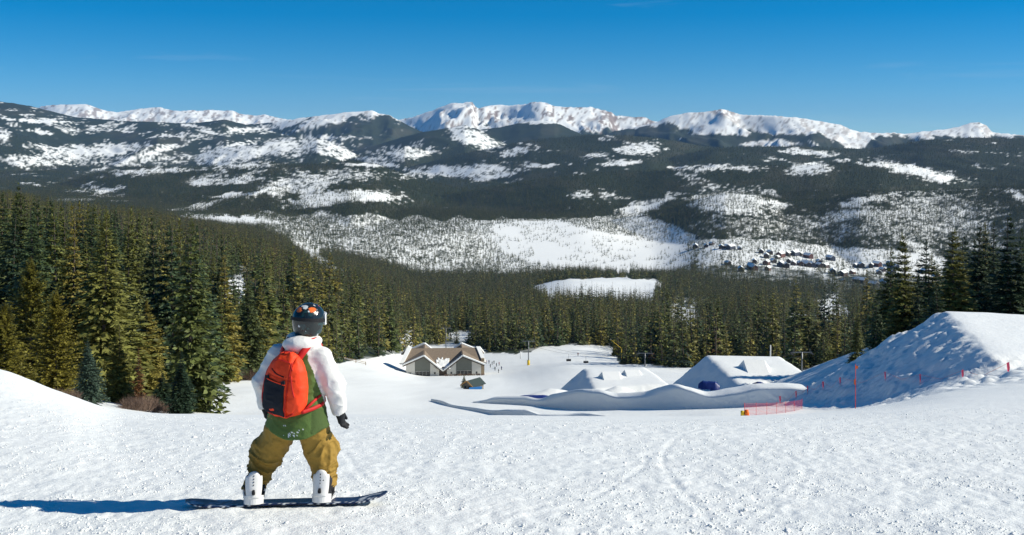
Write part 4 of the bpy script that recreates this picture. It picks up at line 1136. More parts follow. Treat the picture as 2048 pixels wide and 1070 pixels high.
# ------------------------------------------------------------------ bushes
def bush_mesh(seed, n, R, Ht):
    r = np.random.default_rng(seed)
    az = r.uniform(0, 6.28, n); rad = R*np.sqrt(r.random(n))
    base = np.stack([np.cos(az)*rad*.6, np.sin(az)*rad*.6, np.full(n, -.1)], 1)
    h = az+r.normal(0, .6, n); e2 = np.radians(r.uniform(35, 88, n))
    d = np.stack([np.cos(h)*np.cos(e2), np.sin(h)*np.cos(e2), np.sin(e2)], 1)
    ln = Ht*r.uniform(.55, 1.1, n)*(1-.35*(rad/R)**2)
    V, Q = [], []; nn = 0
    for k in range(3):
        s = [0, .35, .6][k]; l = ln*[1, .6, .4][k]
        dd = d+r.normal(0, [.02, .28, .38][k], (n, 3)); dd /= np.linalg.norm(dd, axis=1, keepdims=True)
        v, q = kites(base+d*(ln*s)[:, None], dd, np.array([0, 1., .2])+r.normal(0, .5, (n, 3)), l, np.full(n, .026)*[1, .7, .6][k]); V.append(v); Q.append(q+nn); nn += len(v)
    me = mesh_np('bush_twigs', np.concatenate(V), np.concatenate(Q)); me.materials.append(M['twig']); return me
BM_ = [bush_mesh(i, 330, 1.5, 2.0) for i in range(3)]
def bush(i, px, py, Y, s, label, group):
    x = (px-CX)/F*Y
    o = bpy.data.objects.new('willow_bush', BM_[i % 3]); COL.objects.link(o)
    o.location = (x, Y, Hs(x, Y)); o.scale = (s*1.15, s, s); o.rotation_euler = (0, 0, i*1.3); tag(o, label, 'bush', group)
for i, (px, py, Y, s) in enumerate([(408,758,138,1.05),(424,760,140,1.2),(442,758,142,1.25),(458,760,144,1.0),(495,757,150,1.0),(512,757,152,1.1),(530,757,156,.9)]):
    bush(i, px, py, Y, s, 'leafless brown willow bush in the row below the left forest', 'willow bushes below the forest')
for i, (px, Y, s) in enumerate([(262,58,.42),(284,59,.5),(304,60,.4),(322,61,.36),(340,62,.34),(132,52,.4),(105,50,.36),(272,61,.55),(294,63,.5)]):
    bush(i, px, 0, Y, s, 'leafless brown brush at the foot of the snowbank trees', 'brush at the snowbank')
for i in range(9):
    px = 893+i*9; bush(i, px, 0, 466-abs(i-4)*.3, .62, 'reddish brown shrub in the bed before the lodge front', 'shrubs before the lodge')

# ------------------------------------------------------------------ lift towers, cable, chairs, snow gun
def tower(px, pyt, Y, label, pad=True, arms=True):
    x = (px-CX)/F*Y; z = Hs(x, Y); h = -(pyt-HZ)/F*Y-z
    e = empty('lift_tower', (x, Y, z)); tag(e, label, 'lift tower')
    MB().tube([(0, 0, -.5), (0, 0, h)], [.28, .20], 10).build('mast', M['steel'], e, True)
    if pad: MB().tube([(0, 0, .0), (0, 0, 2.3)], .62, 12).build('safety_pad', M['yellow'], e, True)
    MB().box((0, 0, h-.1), (6.0, .25, .25)).build('crossarm', M['steel'], e)
    for s in (-1, 1):
        w = MB(); w.box((s*3.0, 0, h-.45), (.22, 2.8, .22))
        for k in range(4): w.tube([(s*3.0-.12, -1.05+.7*k, h-.5), (s*3.0+.12, -1.05+.7*k, h-.5)], .24, 10)
        w.build('sheave_train', M['dark'], e)
        MB().box((s*2.4, 0, h+.45), (.12, .12, 1.0)).build('ladder_frame', M['steel'], e)
    return Vector((x, Y, z+h-.62))
T1 = tower(1057, 682, 520, 'lift tower with yellow padded foot standing on the open run past the lodge')
T2 = tower(1290, 706, 430, 'grey lift tower before the trees between the two smaller jumps', False)
T3 = tower(892, 656, 640, 'slim lift tower rising behind the lodge roof', False)
T4 = tower(1604, 704, 330, 'grey lift tower at the wood edge behind the broad jump', False)
def cable(a, b, label):
    P = []
    for i in range(21):
        t = i/20; p = a.lerp(b, t); p = p-Vector((0, 0, 1)) * (4*t*(1-t)*3.0); P.append(p)
    o = MB().tube([p-a for p in P], .035, 5).build('lift_cable', M['dark'], None, True, tuple(a)); tag(o, label, 'cable'); return P
for s in (-3.0, 3.0):
    off = Vector((s, 0, .0)); w = 'near' if s < 0 else 'far'
    Pc = cable(T2+off, T1+off, 'thin lift cable strung from the padded tower to the tower before the trees' if s < 0 else 'second thin lift cable strung between the padded tower and the one before the trees')
    cable(T4+off, T2+off, 'thin lift cable running to the tower behind the broad jump' if s < 0 else 'second thin lift cable running to the tower behind the broad jump')
    if s < 0: chairs_on = Pc
for i, k in enumerate((8, 11)):
    p = chairs_on[k]
    e = empty('lift_chair', tuple(p-Vector((0, 0, 3.0)))); tag(e, 'empty lift chair hanging over the snow from the lift cable', 'lift chair', 'lift chairs')
    MB().tube([(0, 0, 3.0), (0, .1, 1.6), (0, 0, .9)], .05, 6).build('hanger', M['dark'], e, True)
    MB().box((0, -.1, 0), (2.0, .55, .10)).build('seat', M['dark'], e)
    MB().box((0, .2, .4), (2.0, .08, .7)).build('backrest', M['dark'], e)
    MB().box((0, .1, .85), (2.0, .06, .06)).box((-1, 0, .4), (.06, .5, .9)).box((1, 0, .4), (.06, .5, .9)).build('frame', M['dark'], e)
# snow gun lance
g = at(1243, 700, 540); g.z = Hs(g.x, g.y)
e = empty('snow_gun', tuple(g)); tag(e, 'yellow snowmaking lance angled up from the trees beyond the lift tower', 'snow gun')
hb = -(697-HZ)/F*540-g.z
MB().tube([(0, 0, -.3), (0, 0, hb)], .16, 8).build('mast', M['yellow'], e, True)
MB().tube([(0, 0, hb), (-5.2, 0, hb+4.3)], [.14, .10], 8).build('lance', M['yellow'], e, True)
MB().tube([(-5.2, 0, hb+4.3), (-5.6, 0, hb+4.65)], .24, 8).build('nozzle_head', M['steel'], e, True)
# white pole behind the broad jump
pole(1541, 690, 716, 320, .20, M['white'], 'short white pole standing at the wood edge behind the broad jump', 'white_pole')
pole(1041, 703, 716, 545, .3, M['white'], 'squat white post at the wood edge near the padded lift tower', 'white_post')
# rail fence left of the lodge
fe = empty('rail_fence', tuple(at(672, 735, 395))); fe.location.z = Hs(fe.location.x, fe.location.y); tag(fe, 'low wooden rail fence at the edge of the left forest before the lodge', 'fence')
for i in range(4):
    fx = i*3.3; gz_ = Hs(fe.location.x+fx, fe.location.y+i*2)-fe.location.z
    MB().box((fx, i*2, gz_+.5), (.2, .2, 1.6)).build('post', M['wood'], fe)
    if i < 3:
        g2 = Hs(fe.location.x+fx+3.3, fe.location.y+i*2+2)-fe.location.z
        for hh in (.55, 1.1): MB().tube([(fx, i*2-.12, gz_+hh), (fx+3.3, i*2+1.88, g2+hh)], .08, 6).build('rail', M['wood'], fe, True)

# ------------------------------------------------------------------ village houses far down the valley
M['house'] = [mat_plain('dark_timber_wall', (.075, .055, .050), .8, .3, .3), mat_plain('red_brown_wall', (.13, .06, .05), .8, .2, .3), mat_plain('slate_blue_wall', (.06, .07, .10), .8, .2, .3)]
def house_meshes(w, l, h, rr):
    wall = MB().prism([(-w/2, -l/2, -3), (w/2, -l/2, -3), (w/2, -l/2, h), (0, -l/2, h+rr), (-w/2, -l/2, h)], (0, l, 0)).mesh('house_wall')
    rf = MB()
    for s in (-1, 1):
        q = [Vector(p) for p in ((0, -l/2-.8, h+rr+.1), (s*(w/2+1), -l/2-.8, h-.5), (s*(w/2+1), l/2+.8, h-.5), (0, l/2+.8, h+rr+.1))]
        rf.prism(q, Vector((0, 0, .55)))
    wn_ = MB()
    for k in range(3): wn_.box((-w/2+w*(k+.5)/3, -l/2-.06, h*.35), (w*.16, .1, 1.5)); wn_.box((-w/2+w*(k+.5)/3, -l/2-.06, h*.75), (w*.16, .1, 1.4))
    return wall, rf.mesh('house_roof'), wn_.mesh('house_windows')
HM = [house_meshes(12, 20, 7.5, 4.2), house_meshes(14, 26, 9, 4.6), house_meshes(10, 14, 6, 3.8)]
HP = [(1394,490,1),(1408,489,0),(1422,490,2),(1438,496,1),(1462,498,1),(1525,505,0),(1540,504,0),(1556,508,1),(1570,506,0),(1588,512,1),(1600,510,0),(1512,521,1),(1528,524,0),(1545,520,2),(1558,527,1),(1572,530,0),(1586,529,1),(1600,531,1),(1615,530,0),(1630,528,1),(1480,537,1),(1498,538,1),(1512,536,0),(1640,520,0),(1656,521,1),(1725,528,1),(1742,529,0),(1755,528,1),(1775,529,1),(1790,530,0),(1668,546,1),(1684,547,1),(1700,545,0),(1728,566,1),(1745,568,0),(1770,567,1),(1846,545,0),(1872,552,1),(1450,490,0),(1475,494,2),(1535,513,1),(1578,519,0),(1622,516,1),(1550,515,2),(1610,522,0),(1640,534,1),(1655,536,0),(1540,534,2),(1460,530,0),(1708,534,2),(1762,536,0),(1785,541,2),(1715,556,0),(1690,560,2),(1800,552,1),(1758,549,0)]
def far_sight(px, py, y0, y1):
    Ys = np.linspace(y0, y1, 500); g_ = H((px-CX)/F*Ys, Ys); r_ = HZ-g_*F/Ys
    return float(Ys[int(np.argmin(np.abs(r_-py)))])
hcol = {0: ('dark timber walls', 0), 1: ('reddish walls', 1), 2: ('slate blue walls', 2)}
for i, (px, py, k) in enumerate(HP):
    px += random.uniform(-6, 6); py += random.uniform(-4, 4); Yq = far_sight(px, py+3, 2050, 3300); x = (px-CX)/F*Yq; z = Hs(x, Yq)
    c = [0, 0, 1, 0, 2][i % 5]
    e = empty('village_house', (x, Yq, z), random.uniform(-.7, .7)); s = random.uniform(.75, 1.1); e.scale = (s, s, s)
    wall, rf, wi = HM[k]
    for nm, me, mt in (('wall', wall, M['house'][c]), ('roof', rf, M['snow_roof']), ('windows', wi, M['glass'])):
        if not me.materials: me.materials.append(mt)
        o = bpy.data.objects.new(nm, me); COL.objects.link(o); o.parent = e
        o.material_slots[0].link = 'OBJECT'; o.material_slots[0].material = mt
    w_ = 'upper village cluster' if py < 500 else 'middle village rows' if py < 534 else 'lower village rows'
    w_ = 'village rows by tall firs' if px > 1715 else w_
    tag(e, 'far house with %s, snowy roof, %s' % (hcol[c][0], w_), 'house', 'village houses, %s, %s' % (hcol[c][0], w_))

# ------------------------------------------------------------------ snowboarder (signed distance fields turned into meshes)
def grid3(lo, hi, h):
    ax = [np.arange(l, u+h, h) for l, u in zip(lo, hi)]
    return np.meshgrid(*ax, indexing='ij'), np.array(lo, float), h
def surface_nets(d, org, h):
    s = d < 0
    c = np.zeros(tuple(n-1 for n in d.shape), np.int8)
    offs = [(i, j, k) for i in (0, 1) for j in (0, 1) for k in (0, 1)]
    for i, j, k in offs: c += s[i:i+c.shape[0], j:j+c.shape[1], k:k+c.shape[2]]
    act = (c > 0) & (c < 8)
    I, J, K = np.nonzero(act)
    vid = -np.ones(c.shape, np.int64); vid[I, J, K] = np.arange(len(I))
    P = np.zeros((len(I), 3)); cnt = np.zeros(len(I))
    E = [(a, b) for a in offs for b in offs if sum(abs(x-y) for x, y in zip(a, b)) == 1 and a < b]
    for a, b in E:
        da = d[I+a[0], J+a[1], K+a[2]]; db = d[I+b[0], J+b[1], K+b[2]]
        m = (da < 0) != (db < 0)
        t = da[m]/(da[m]-db[m])
        P[m] += np.array(a)+t[:, None]*(np.array(b)-np.array(a)); cnt[m] += 1
    P = P/cnt[:, None]+np.stack([I, J, K], 1)
    V = P*h+org
    Q = []
    for ax in range(3):
        sl0 = [slice(None)]*3; sl1 = [slice(None)]*3; sl0[ax] = slice(0, -1); sl1[ax] = slice(1, None)
        a = s[tuple(sl0)]; b = s[tuple(sl1)]
        x = np.array(np.nonzero(a != b)).T
        o1, o2 = [(1, 2), (2, 0), (0, 1)][ax]
        ok = (x[:, o1] > 0) & (x[:, o2] > 0) & (x[:, o1] < c.shape[o1]) & (x[:, o2] < c.shape[o2])
        x = x[ok]; fl = a[x[:, 0], x[:, 1], x[:, 2]]
        def g(d1, d2):
            y = x.copy(); y[:, o1] -= d1; y[:, o2] -= d2; return vid[y[:, 0], y[:, 1], y[:, 2]]
        q = np.stack([g(1, 1), g(0, 1), g(0, 0), g(1, 0)], 1)
        q[~fl] = q[~fl][:, ::-1]
        Q.append(q)
    Q = np.concatenate(Q); Q = Q[(Q >= 0).all(1)]
    return V, Q
def cap(p, a, b, ra, rb):
    X, Y, Z = p; a = np.array(a, float); b = np.array(b, float); e = b-a
    t = np.clip(((X-a[0])*e[0]+(Y-a[1])*e[1]+(Z-a[2])*e[2])/(e@e), 0, 1)
    return np.sqrt((X-a[0]-t*e[0])**2+(Y-a[1]-t*e[1])**2+(Z-a[2]-t*e[2])**2)-(ra+(rb-ra)*t)
def smin(a, b, k):
    h = np.clip(.5+.5*(b-a)/k, 0, 1); return b*(1-h)+a*h-k*h*(1-h)
def ell(p, c, r):
    q = np.sqrt(((p[0]-c[0])/r[0])**2+((p[1]-c[1])/r[1])**2+((p[2]-c[2])/r[2])**2)
    return (q-1)*min(r)
def sdf_part(name, d, org, h, mat, parent, col=None):
    V, Q = surface_nets(d, org, h)
    me = mesh_np(name, V, Q); smooth(me)
    if col is not None: set_col(me, 'Col', col(V))
    return link(name, me, mat, parent)
def mat_cloth(name, rough=.75, weave=900, bump=.0006, col=None, sheen=.0, spec=.25):
    m = bpy.data.materials.new(name); m.use_nodes = True
    N, L = nodes_of(m); b = N['Principled BSDF']; b.inputs['Roughness'].default_value = rough; b.inputs['Specular IOR Level'].default_value = spec
    tc = N.new('ShaderNodeTexCoord'); nz = N.new('ShaderNodeTexNoise'); nz.inputs['Scale'].default_value = 14; nz.inputs['Detail'].default_value = 6
    L.new(tc.outputs['Object'], nz.inputs['Vector'])
    mx = N.new('ShaderNodeMix'); mx.data_type = 'RGBA'; mx.blend_type = 'MULTIPLY'; mx.inputs[0].default_value = 1
    cr = N.new('ShaderNodeValToRGB'); cr.color_ramp.elements[0].color = (.82, .82, .82, 1); cr.color_ramp.elements[1].color = (1.12, 1.12, 1.12, 1)
    L.new(nz.outputs['Fac'], cr.inputs[0]); L.new(cr.outputs[0], mx.inputs[7])
    if col is None:
        a = N.new('ShaderNodeAttribute'); a.attribute_name = 'Col'; L.new(a.outputs['Color'], mx.inputs[6])
    else: mx.inputs[6].default_value = (*col, 1)
    L.new(mx.outputs[2], b.inputs['Base Color'])
    n2 = N.new('ShaderNodeTexNoise'); n2.inputs['Scale'].default_value = 60; n2.inputs['Detail'].default_value = 4
    L.new(tc.outputs['Object'], n2.inputs['Vector'])
    bp = N.new('ShaderNodeBump'); bp.inputs['Distance'].default_value = .004; bp.inputs['Strength'].default_value = .5
    L.new(n2.outputs['Fac'], bp.inputs['Height']); L.new(bp.outputs[0], b.inputs['Normal'])
    return m
M['jacket'] = mat_cloth('jacket_fabric')
M['pants'] = mat_cloth('mustard_trouser_fabric', col=(.30, .185, .035))
M['skin'] = mat_plain('skin', (.50, .28, .19), .55, .1, 20)
M['hair'] = mat_plain('brown_hair', (.05, .026, .014), .6, .4, 60)
M['black'] = mat_cloth('black_fabric', col=(.012, .013, .016))
M['glove'] = mat_cloth('black_glove', col=(.010, .011, .014), rough=.6)
M['helmet'] = mat_cloth('glossy_helmet_shell', rough=.18, spec=.6)
M['lens'] = mat_plain('goggle_lens', (.03, .03, .035), .08, .1, 3, spec=.8)
M['pack'] = mat_cloth('orange_red_pack_fabric', col=(.86, .058, .012), rough=.6)
M['pack_red'] = mat_cloth('red_webbing', col=(.52, .020, .018), rough=.6)
M['pack_black'] = mat_cloth('dark_stretch_pocket', col=(.010, .013, .020), rough=.8)
M['bind'] = mat_plain('white_binding_plastic', (.74, .74, .72), .35, .04, 6, spec=.5)
M['boot'] = mat_plain('dark_boot', (.022, .022, .026), .5, .3, 20, bump=.004, bscale=60)
M['board'] = mat_cloth('navy_topsheet', rough=.45, spec=.25)

RY = 8.8; RX = (574-CX)/F*RY
RZ = Hs(RX, RY)
print('rider ground', RZ, 'wanted', -(1012-HZ)/F*RY)
rider = empty('person', (RX, RY, RZ)); tag(rider, 'person riding a snowboard in white and green jacket, mustard trousers and dark helmet', 'person')
AY = math.radians(18); CA, SA = math.cos(AY), math.sin(AY)
def axis_x(z): return np.interp(z, [.55, .9, 1.2, 1.35], [.085, .088, .105, .14])
def axis_y(z): return np.interp(z, [.55, .9, 1.2, 1.35], [-.03, .0, .03, .05])
def torso_uv(X, Y, Z):
    dx = X-axis_x(Z); dy = Y-axis_y(Z)
    return dx*CA-dy*SA, dx*SA+dy*CA
def torso_sdf(p, grow=0):
    X, Y, Z = p; u, v = torso_uv(X, Y, Z)
    zt = [.50, .56, .65, .75, .9, 1.1, 1.2, 1.26, 1.31, 1.36]
    W = np.interp(Z, zt, [.278, .274, .264, .240, .212, .212, .195, .150, .095, .07])+grow
    D = np.interp(Z, zt, [.212, .208, .200, .182, .158, .148, .138, .115, .088, .07])+grow
    return (np.sqrt((u/W)**2+(v/D)**2)-1)*np.minimum(W, D)
LSH, LEL, LWR = (-.085, .075, 1.185), (-.205, .05, .965), (-.190, .085, .775)
RSH, REL, RWR = (.275, -.015, 1.185), (.385, -.05, .970), (.422, -.01, .755)
# body: one continuous surface under the clothes
G, og, h = grid3((-.36, -.24, .06), (.56, .30, 1.64), .014)
AN = {'L': (-.262, .0, .10), 'R': (.297, .0, .10)}; KN = {'L': (-.170, .10, .405), 'R': (.262, .10, .415)}; HP_ = {'L': (.005, -.02, .70), 'R': (.180, -.03, .70)}
HC = np.array([.168, .065, 1.475])
b_ = torso_sdf(G, -.05); b_ = np.maximum(np.maximum(b_, .72-G[2]), G[2]-1.30)
for sd in 'LR':
    b_ = smin(b_, cap(G, HP_[sd], KN[sd], .072, .056), .05); b_ = smin(b_, cap(G, KN[sd], AN[sd], .055, .042), .03)
for a, e, w in ((LSH, LEL, LWR), (RSH, REL, RWR)):
    b_ = smin(b_, cap(G, a, e, .052, .042), .04); b_ = smin(b_, cap(G, e, w, .042, .030), .02)
b_ = smin(b_, cap(G, (.125, .04, 1.26), (.16, .06, 1.40), .058, .055), .04)
b_ = smin(b_, ell(G, HC+np.array([0, 0, -.012]), (.074, .092, .105)), .02)
HY = math.radians(38); fd = np.array([math.sin(HY), math.cos(HY), 0]); sdv = np.array([math.cos(HY), -math.sin(HY), 0])
b_ = smin(b_, ell(G, HC+fd*.105+np.array([0, 0, -.025]), (.018, .020, .026)), .02)       # nose
b_ = smin(b_, ell(G, HC+fd*.075+np.array([0, 0, -.085]), (.035, .035, .03)), .02)        # chin
body = sdf_part('body', b_, og, h, M['skin'], rider)
for s in (-1, 1):
    c = HC+sdv*.081*s+np.array([0, 0, -.02]); Gq, oq, hq = grid3(c-.05, c+.05, .006)
    # ears stay under the ear pads
# hair at the nape
Gq, oq, hq = grid3((.05, -.08, 1.28), (.30, .20, 1.46), .006)
dh = ell(Gq, HC+np.array([-.01, -.03, -.06]), (.092, .095, .075)); dh = smin(dh, ell(Gq, (.155, .0, 1.345), (.055, .05, .05)), .03)
dh = dh+.004*noise3(Gq[0]*140, Gq[1]*140, Gq[2]*25, 4)
sdf_part('hair', np.maximum(dh, Gq[2]-1.44), oq, hq, M['hair'], rider)
# trousers
G, og, h = grid3((-.46, -.22, .085), (.52, .32, .80), .0075)
X, Y, Z = G
tl = None; which = None
for sd, cx in (('L', -1), ('R', 1)):
    a = cap(G, HP_[sd], KN[sd], .128, .114); b2 = cap(G, KN[sd], (AN[sd][0]+.01*cx, AN[sd][1]+.02, .12), .108, .090)
    leg = smin(a, b2, .06)
    tl = leg if tl is None else smin(tl, leg, .035)
hip = ell(G, (.092, -.03, .70), (.195, .14, .12)); tl = smin(tl, hip, .05)
wz = Z+.10*noise3(X*6, Y*6, Z*6, 11)+.45*(X-np.where(X < .09, -.17, .26))*np.where(X < .09, 1, -1)
rid = (1-np.abs(noise3(X*6+3, Y*6, wz*12, 12))*2); rid = np.sign(rid)*np.abs(rid)**1.5
rid2 = 1-np.abs(noise3(X*13, Y*11+5, wz*24+X*9, 14))*2
amp = .35+.65*np.exp(-((Z-.36)/.16)**2)
tl = tl-.024*amp*rid-.008*rid2*amp-.004*noise3(X*40, Y*40, Z*40, 15)
cuff = np.where(X < .06, .118+.10*np.clip((X+.26), -.1, .1)*-1.0, .150)
tl = np.maximum(tl, cuff-Z)
# hollow the cuffs
sdf_part('trousers', tl, og, h, M['pants'], rider)
# dark gaiter inside each cuff
for sd in 'LR':
    a = AN[sd]; MB().tube([(a[0], a[1]+.005, .10), (a[0], a[1]+.005, .165)], [.082, .090], 20).build('cuff_lining', M['black'], rider, True)
# jacket
G, og, h = grid3((-.38, -.30, .54), (.58, .34, 1.44), .0075)
X, Y, Z = G
u, v = torso_uv(X, Y, Z)
dt = torso_sdf(G)
hem = .578+.08*np.clip((X-.09)**2/.06, 0, .8)
dtt = np.maximum(np.maximum(dt, hem-Z), Z-1.34)
armL = smin(cap(G, LSH, LEL, .086, .074), cap(G, LEL, LWR, .073, .056), .03)
armR = smin(cap(G, RSH, REL, .088, .077), cap(G, REL, RWR, .075, .058), .03)
arms = np.minimum(armL, armR)
def cutend(d, wr, el):
    w = np.array(wr); e = w-np.array(el); e = e/np.linalg.norm(e)
    return np.maximum(d, (X-w[0])*e[0]+(Y-w[1])*e[1]+(Z-w[2])*e[2]-.012)
armL = cutend(armL, LWR, LEL); armR = cutend(armR, RWR, REL); arms = np.minimum(armL, armR)
hood = ell(G, (.105, -.065, 1.295), (.125, .085, .066)); hood = smin(hood, ell(G, (.19, .03, 1.30), (.085, .085, .055)), .03)
hood = smin(hood, ell(G, (.05, .06, 1.31), (.07, .08, .06)), .03)
hood = np.maximum(hood, -ell(G, (.165, .06, 1.40), (.085, .09, .10)))
J = smin(dtt, arms, .030); J = smin(J, hood, .018)
fold = 1-np.abs(noise3(X*7, Y*7, Z*16+X*6, 21))*2
fold2 = 1-np.abs(noise3(X*14, Y*14, Z*26-X*8, 22))*2
isarm = np.clip((dtt-arms)/.05, 0, 1)
el_ = np.exp(-((Z-.96)/.12)**2)
fold = np.sign(fold)*np.abs(fold)**1.6
J = J-(.003+(.003+.008*el_)*isarm)*fold-.003*fold2*(.5+el_)-.0008*noise3(X*45, Y*45, Z*45, 23)
def jcol(V):
    X, Y, Z = V.T
    P = (X, Y, Z)
    a = np.minimum(np.minimum(cap(P, LSH, LEL, .105, .09), cap(P, LEL, LWR, .088, .07)), np.minimum(cap(P, RSH, REL, .108, .094), cap(P, REL, RWR, .09, .07)))
    yoke = np.minimum(cap(P, (.03, .03, 1.27), LSH, .05, .12), cap(P, (.20, .02, 1.27), RSH, .06, .115))
    hd = ell(P, (.115, -.02, 1.31), (.17, .15, .085))
    w = (a < .022) | (yoke < .01) | (hd < .012)
    c = np.where(w[:, None], np.array((.74, .73, .70)), np.array((.088, .150, .036)))
    # snow stuck to the seat of the jacket
    n = noise3(X*70, Y*30, Z*70, 31)+.6*noise3(X*160, Y*60, Z*160, 32)
    sn = (n > .35+1.4*np.hypot((X-.085)/.16, (Z-.635)/.045)*.5) & (Y < 0) & (Z < .72)
    c = np.where((sn & ~w)[:, None], np.array((.8, .84, .86)), c)
    # darker side panel by the hip pocket
    sp = (X > .23) & (Z < .80) & (Z > .62) & ~w & ~sn
    c = np.where(sp[:, None], c*.62, c)
    return c
sdf_part('jacket', J, og, h, M['jacket'], rider, jcol)
# gloves with five fingers
def glove(wr, el, side, name):
    w = np.array(wr); d = w-np.array(el); d /= np.linalg.norm(d)
    fw = np.array([0.1*side, .55, 0]); fw -= d*(fw@d); fw /= np.linalg.norm(fw)      # towards the thumb side
    pal = np.cross(d, fw)                                                        # palm thickness
    inw = pal*(-side) if (pal*np.array([1, 0, 0])).sum()*(-side) > 0 else pal*side
    lo = w+d*.06-.13; hi = w+d*.06+.13
    G, og, h = grid3(lo, hi, .0045)
    dd = cap(G, w-d*.02, w+d*.025, .040, .036)
    dd = smin(dd, cap(G, w+d*.02+fw*.012, w+d*.085+fw*.018, .026, .024), .02); dd = smin(dd, cap(G, w+d*.02-fw*.012, w+d*.085-fw*.02, .026, .023), .02)
    for k, (o, l) in enumerate(((.033, .062), (.011, .072), (-.011, .066), (-.033, .050))):
        a = w+d*.085+fw*o; m = a+d*l*.55+inw*.008; t = m+d*l*.40+inw*.028
        dd = smin(dd, cap(G, a, m, .0125, .0115), .006); dd = smin(dd, cap(G, m, t, .0115, .010), .006)
    a = w+d*.03+fw*.035; m = a+d*.035+fw*.025+inw*.006; t = m+d*.035+fw*.004+inw*.012
    dd = smin(dd, cap(G, a, m, .0155, .014), .012); dd = smin(dd, cap(G, m, t, .014, .012), .006)
    return sdf_part(name, dd, og, h, M['glove'], rider)
glove(LWR, LEL, -1, 'glove'); glove(RWR, REL, 1, 'glove')
# boots
for sd in 'LR':
    a = np.array(AN[sd]); tw = -.10 if sd == 'L' else .14
    G, og, h = grid3(a+np.array([-.14, -.17, -.075]), a+np.array([.14, .24, .14]), .008)
    f = np.array([tw, 1, 0]); f /= np.linalg.norm(f)
    dd = cap(G, a+np.array([0, -.02, .10]), a+np.array([0, -.03, -.01]), .070, .066)
    dd = smin(dd, cap(G, a+f*-.03+np.array([0, 0, -.025]), a+f*.17+np.array([0, 0, -.035]), .058, .044), .05)
    dd = np.maximum(dd, (a[2]-.066)-G[2]+.0)
    sdf_part('boot', dd, og, h, M['boot'], rider)
# helmet
def helm_local(P):
    r = (P[0]-HC[0], P[1]-HC[1], P[2]-HC[2]); return r[0]*sdv[0]+r[1]*sdv[1], r[0]*fd[0]+r[1]*fd[1], r[2]
G, og, h = grid3(HC+np.array([-.19, -.19, -.15]), HC+np.array([.19, .19, .17]), .006)
a, f, zz = helm_local(G)
def E3(a, f, z, A, B, Cc): return (np.sqrt((a/A)**2+(f/B)**2+(z/Cc)**2)-1)*min(A, B, Cc)
zq = np.where(zz < 0, zz*.62, zz)
sh = E3(a, f+.008, zq-.004, .120, .142, .128)
sh = np.maximum(sh, -E3(a, f-.012, zq+.012, .100, .122, .112))
low = np.interp(f, [-.15, -.06, .0, .045, .06, .15], [-.112, -.118, -.122, -.105, .02, .045])
sh = np.maximum(sh, low-zz)
for k in (): sh = np.maximum(sh, -(np.sqrt(((a-k)/.007)**2+((zz-.128)/.02)**2+((f+.03)/.045)**2)-1)*.007)
def hcol(V):
    a, f, z = helm_local(V.T)
    n1 = noise3(a*22, f*22, z*22, 51); n2 = noise3(a*26+9, f*26, z*26, 52); n3 = noise3(a*30, f*30+4, z*34, 53)
    c = np.tile(np.array((.010, .016, .018)), (len(V), 1))
    c[n3 > .50] = (.015, .045, .048)
    c[(n2 > .72)] = (.62, .65, .65)
    c[(n1 > .60) & (z > .07)] = (.78, .16, .03)
    c[n3 < -.80] = (.18, .20, .21)
    return c
hel = sdf_part('helmet', sh, og, h, M['helmet'], rider, hcol)
def ring(pts, hw, th, name, mat, parent):
    b = MB(); P = [Vector(p) for p in pts]; n = len(P); v = []; f = []
    cen = Vector(HC)
    for p in P:
        o = (p-cen); o.z = 0; o.normalize(); up = Vector((0, 0, 1))
        v += [p-up*hw, p+up*hw, p+up*hw+o*th, p-up*hw+o*th]
    for i in range(n-1):
        for k in range(4): f.append((i*4+k, i*4+(k+1) % 4, (i+1)*4+(k+1) % 4, (i+1)*4+k))
    f += [(0, 3, 2, 1), ((n-1)*4, (n-1)*4+1, (n-1)*4+2, (n-1)*4+3)]
    return b.add(v, f).build(name, mat, parent, False)
sp = []
for i in range(31):
    t = math.radians(55+250*i/30)     # round the back, from temple to temple, measured from the facing direction
    sp.append(HC+fd*(.150*math.cos(t)-.008)+sdv*(.124*math.sin(t))+np.array([0, 0, .004-.02*math.cos(t)]))
ring(sp, .013, .004, 'goggle_strap', M['black'], hel)
gp = []
for i in range(17):
    t = math.radians(-62+124*i/16); gp.append(HC+fd*(.132*math.cos(t)-.002)+sdv*(.112*math.sin(t))+np.array([0, 0, .0]))
ring(gp, .044, .016, 'goggle_frame', M['bind'], rider)
gl = [Vector(p)+Vector(fd)*.012 for p in gp[1:-1]]
ring(gl, .034, .012, 'goggle_lens', M['lens'], rider)

# ------------------------------------------------------------------ backpack
PKC = np.array([axis_x(1.0), axis_y(1.0), 1.005]); PK = empty('backpack', (RX, RY, RZ))
tag(PK, 'orange red backpack with a dark mesh pocket worn on the riders back', 'backpack')
ROLL = math.radians(6)
def pk_local(P):
    X, Y, Z = P; dx, dy, dz = X-PKC[0], Y-PKC[1], Z-PKC[2]
    u = dx*CA-dy*SA; v = dx*SA+dy*CA
    return u*math.cos(ROLL)-dz*math.sin(ROLL), v+.205, u*math.sin(ROLL)+dz*math.cos(ROLL)
def pk_world(u, v, w):
    v = v-.205; uu = u*math.cos(ROLL)+w*math.sin(ROLL); ww = -u*math.sin(ROLL)+w*math.cos(ROLL)
    return Vector((PKC[0]+uu*CA+v*SA, PKC[1]-uu*SA+v*CA, PKC[2]+ww))
def pack_sdf(u, v, w, g=0):
    A = (.176+g)*(1-.16*np.clip(w/.25, -1, 1)**1-.10*np.clip(w/.25, 0, 1)**2); B = .108+g+.012*np.clip(-w/.2, -1, 1); Cc = .252+g
    return ((np.abs(u)/A)**2.7+(np.abs(w)/Cc)**2.9+(np.abs(v)/B)**2.3)**(1/2.5)*.11-.11
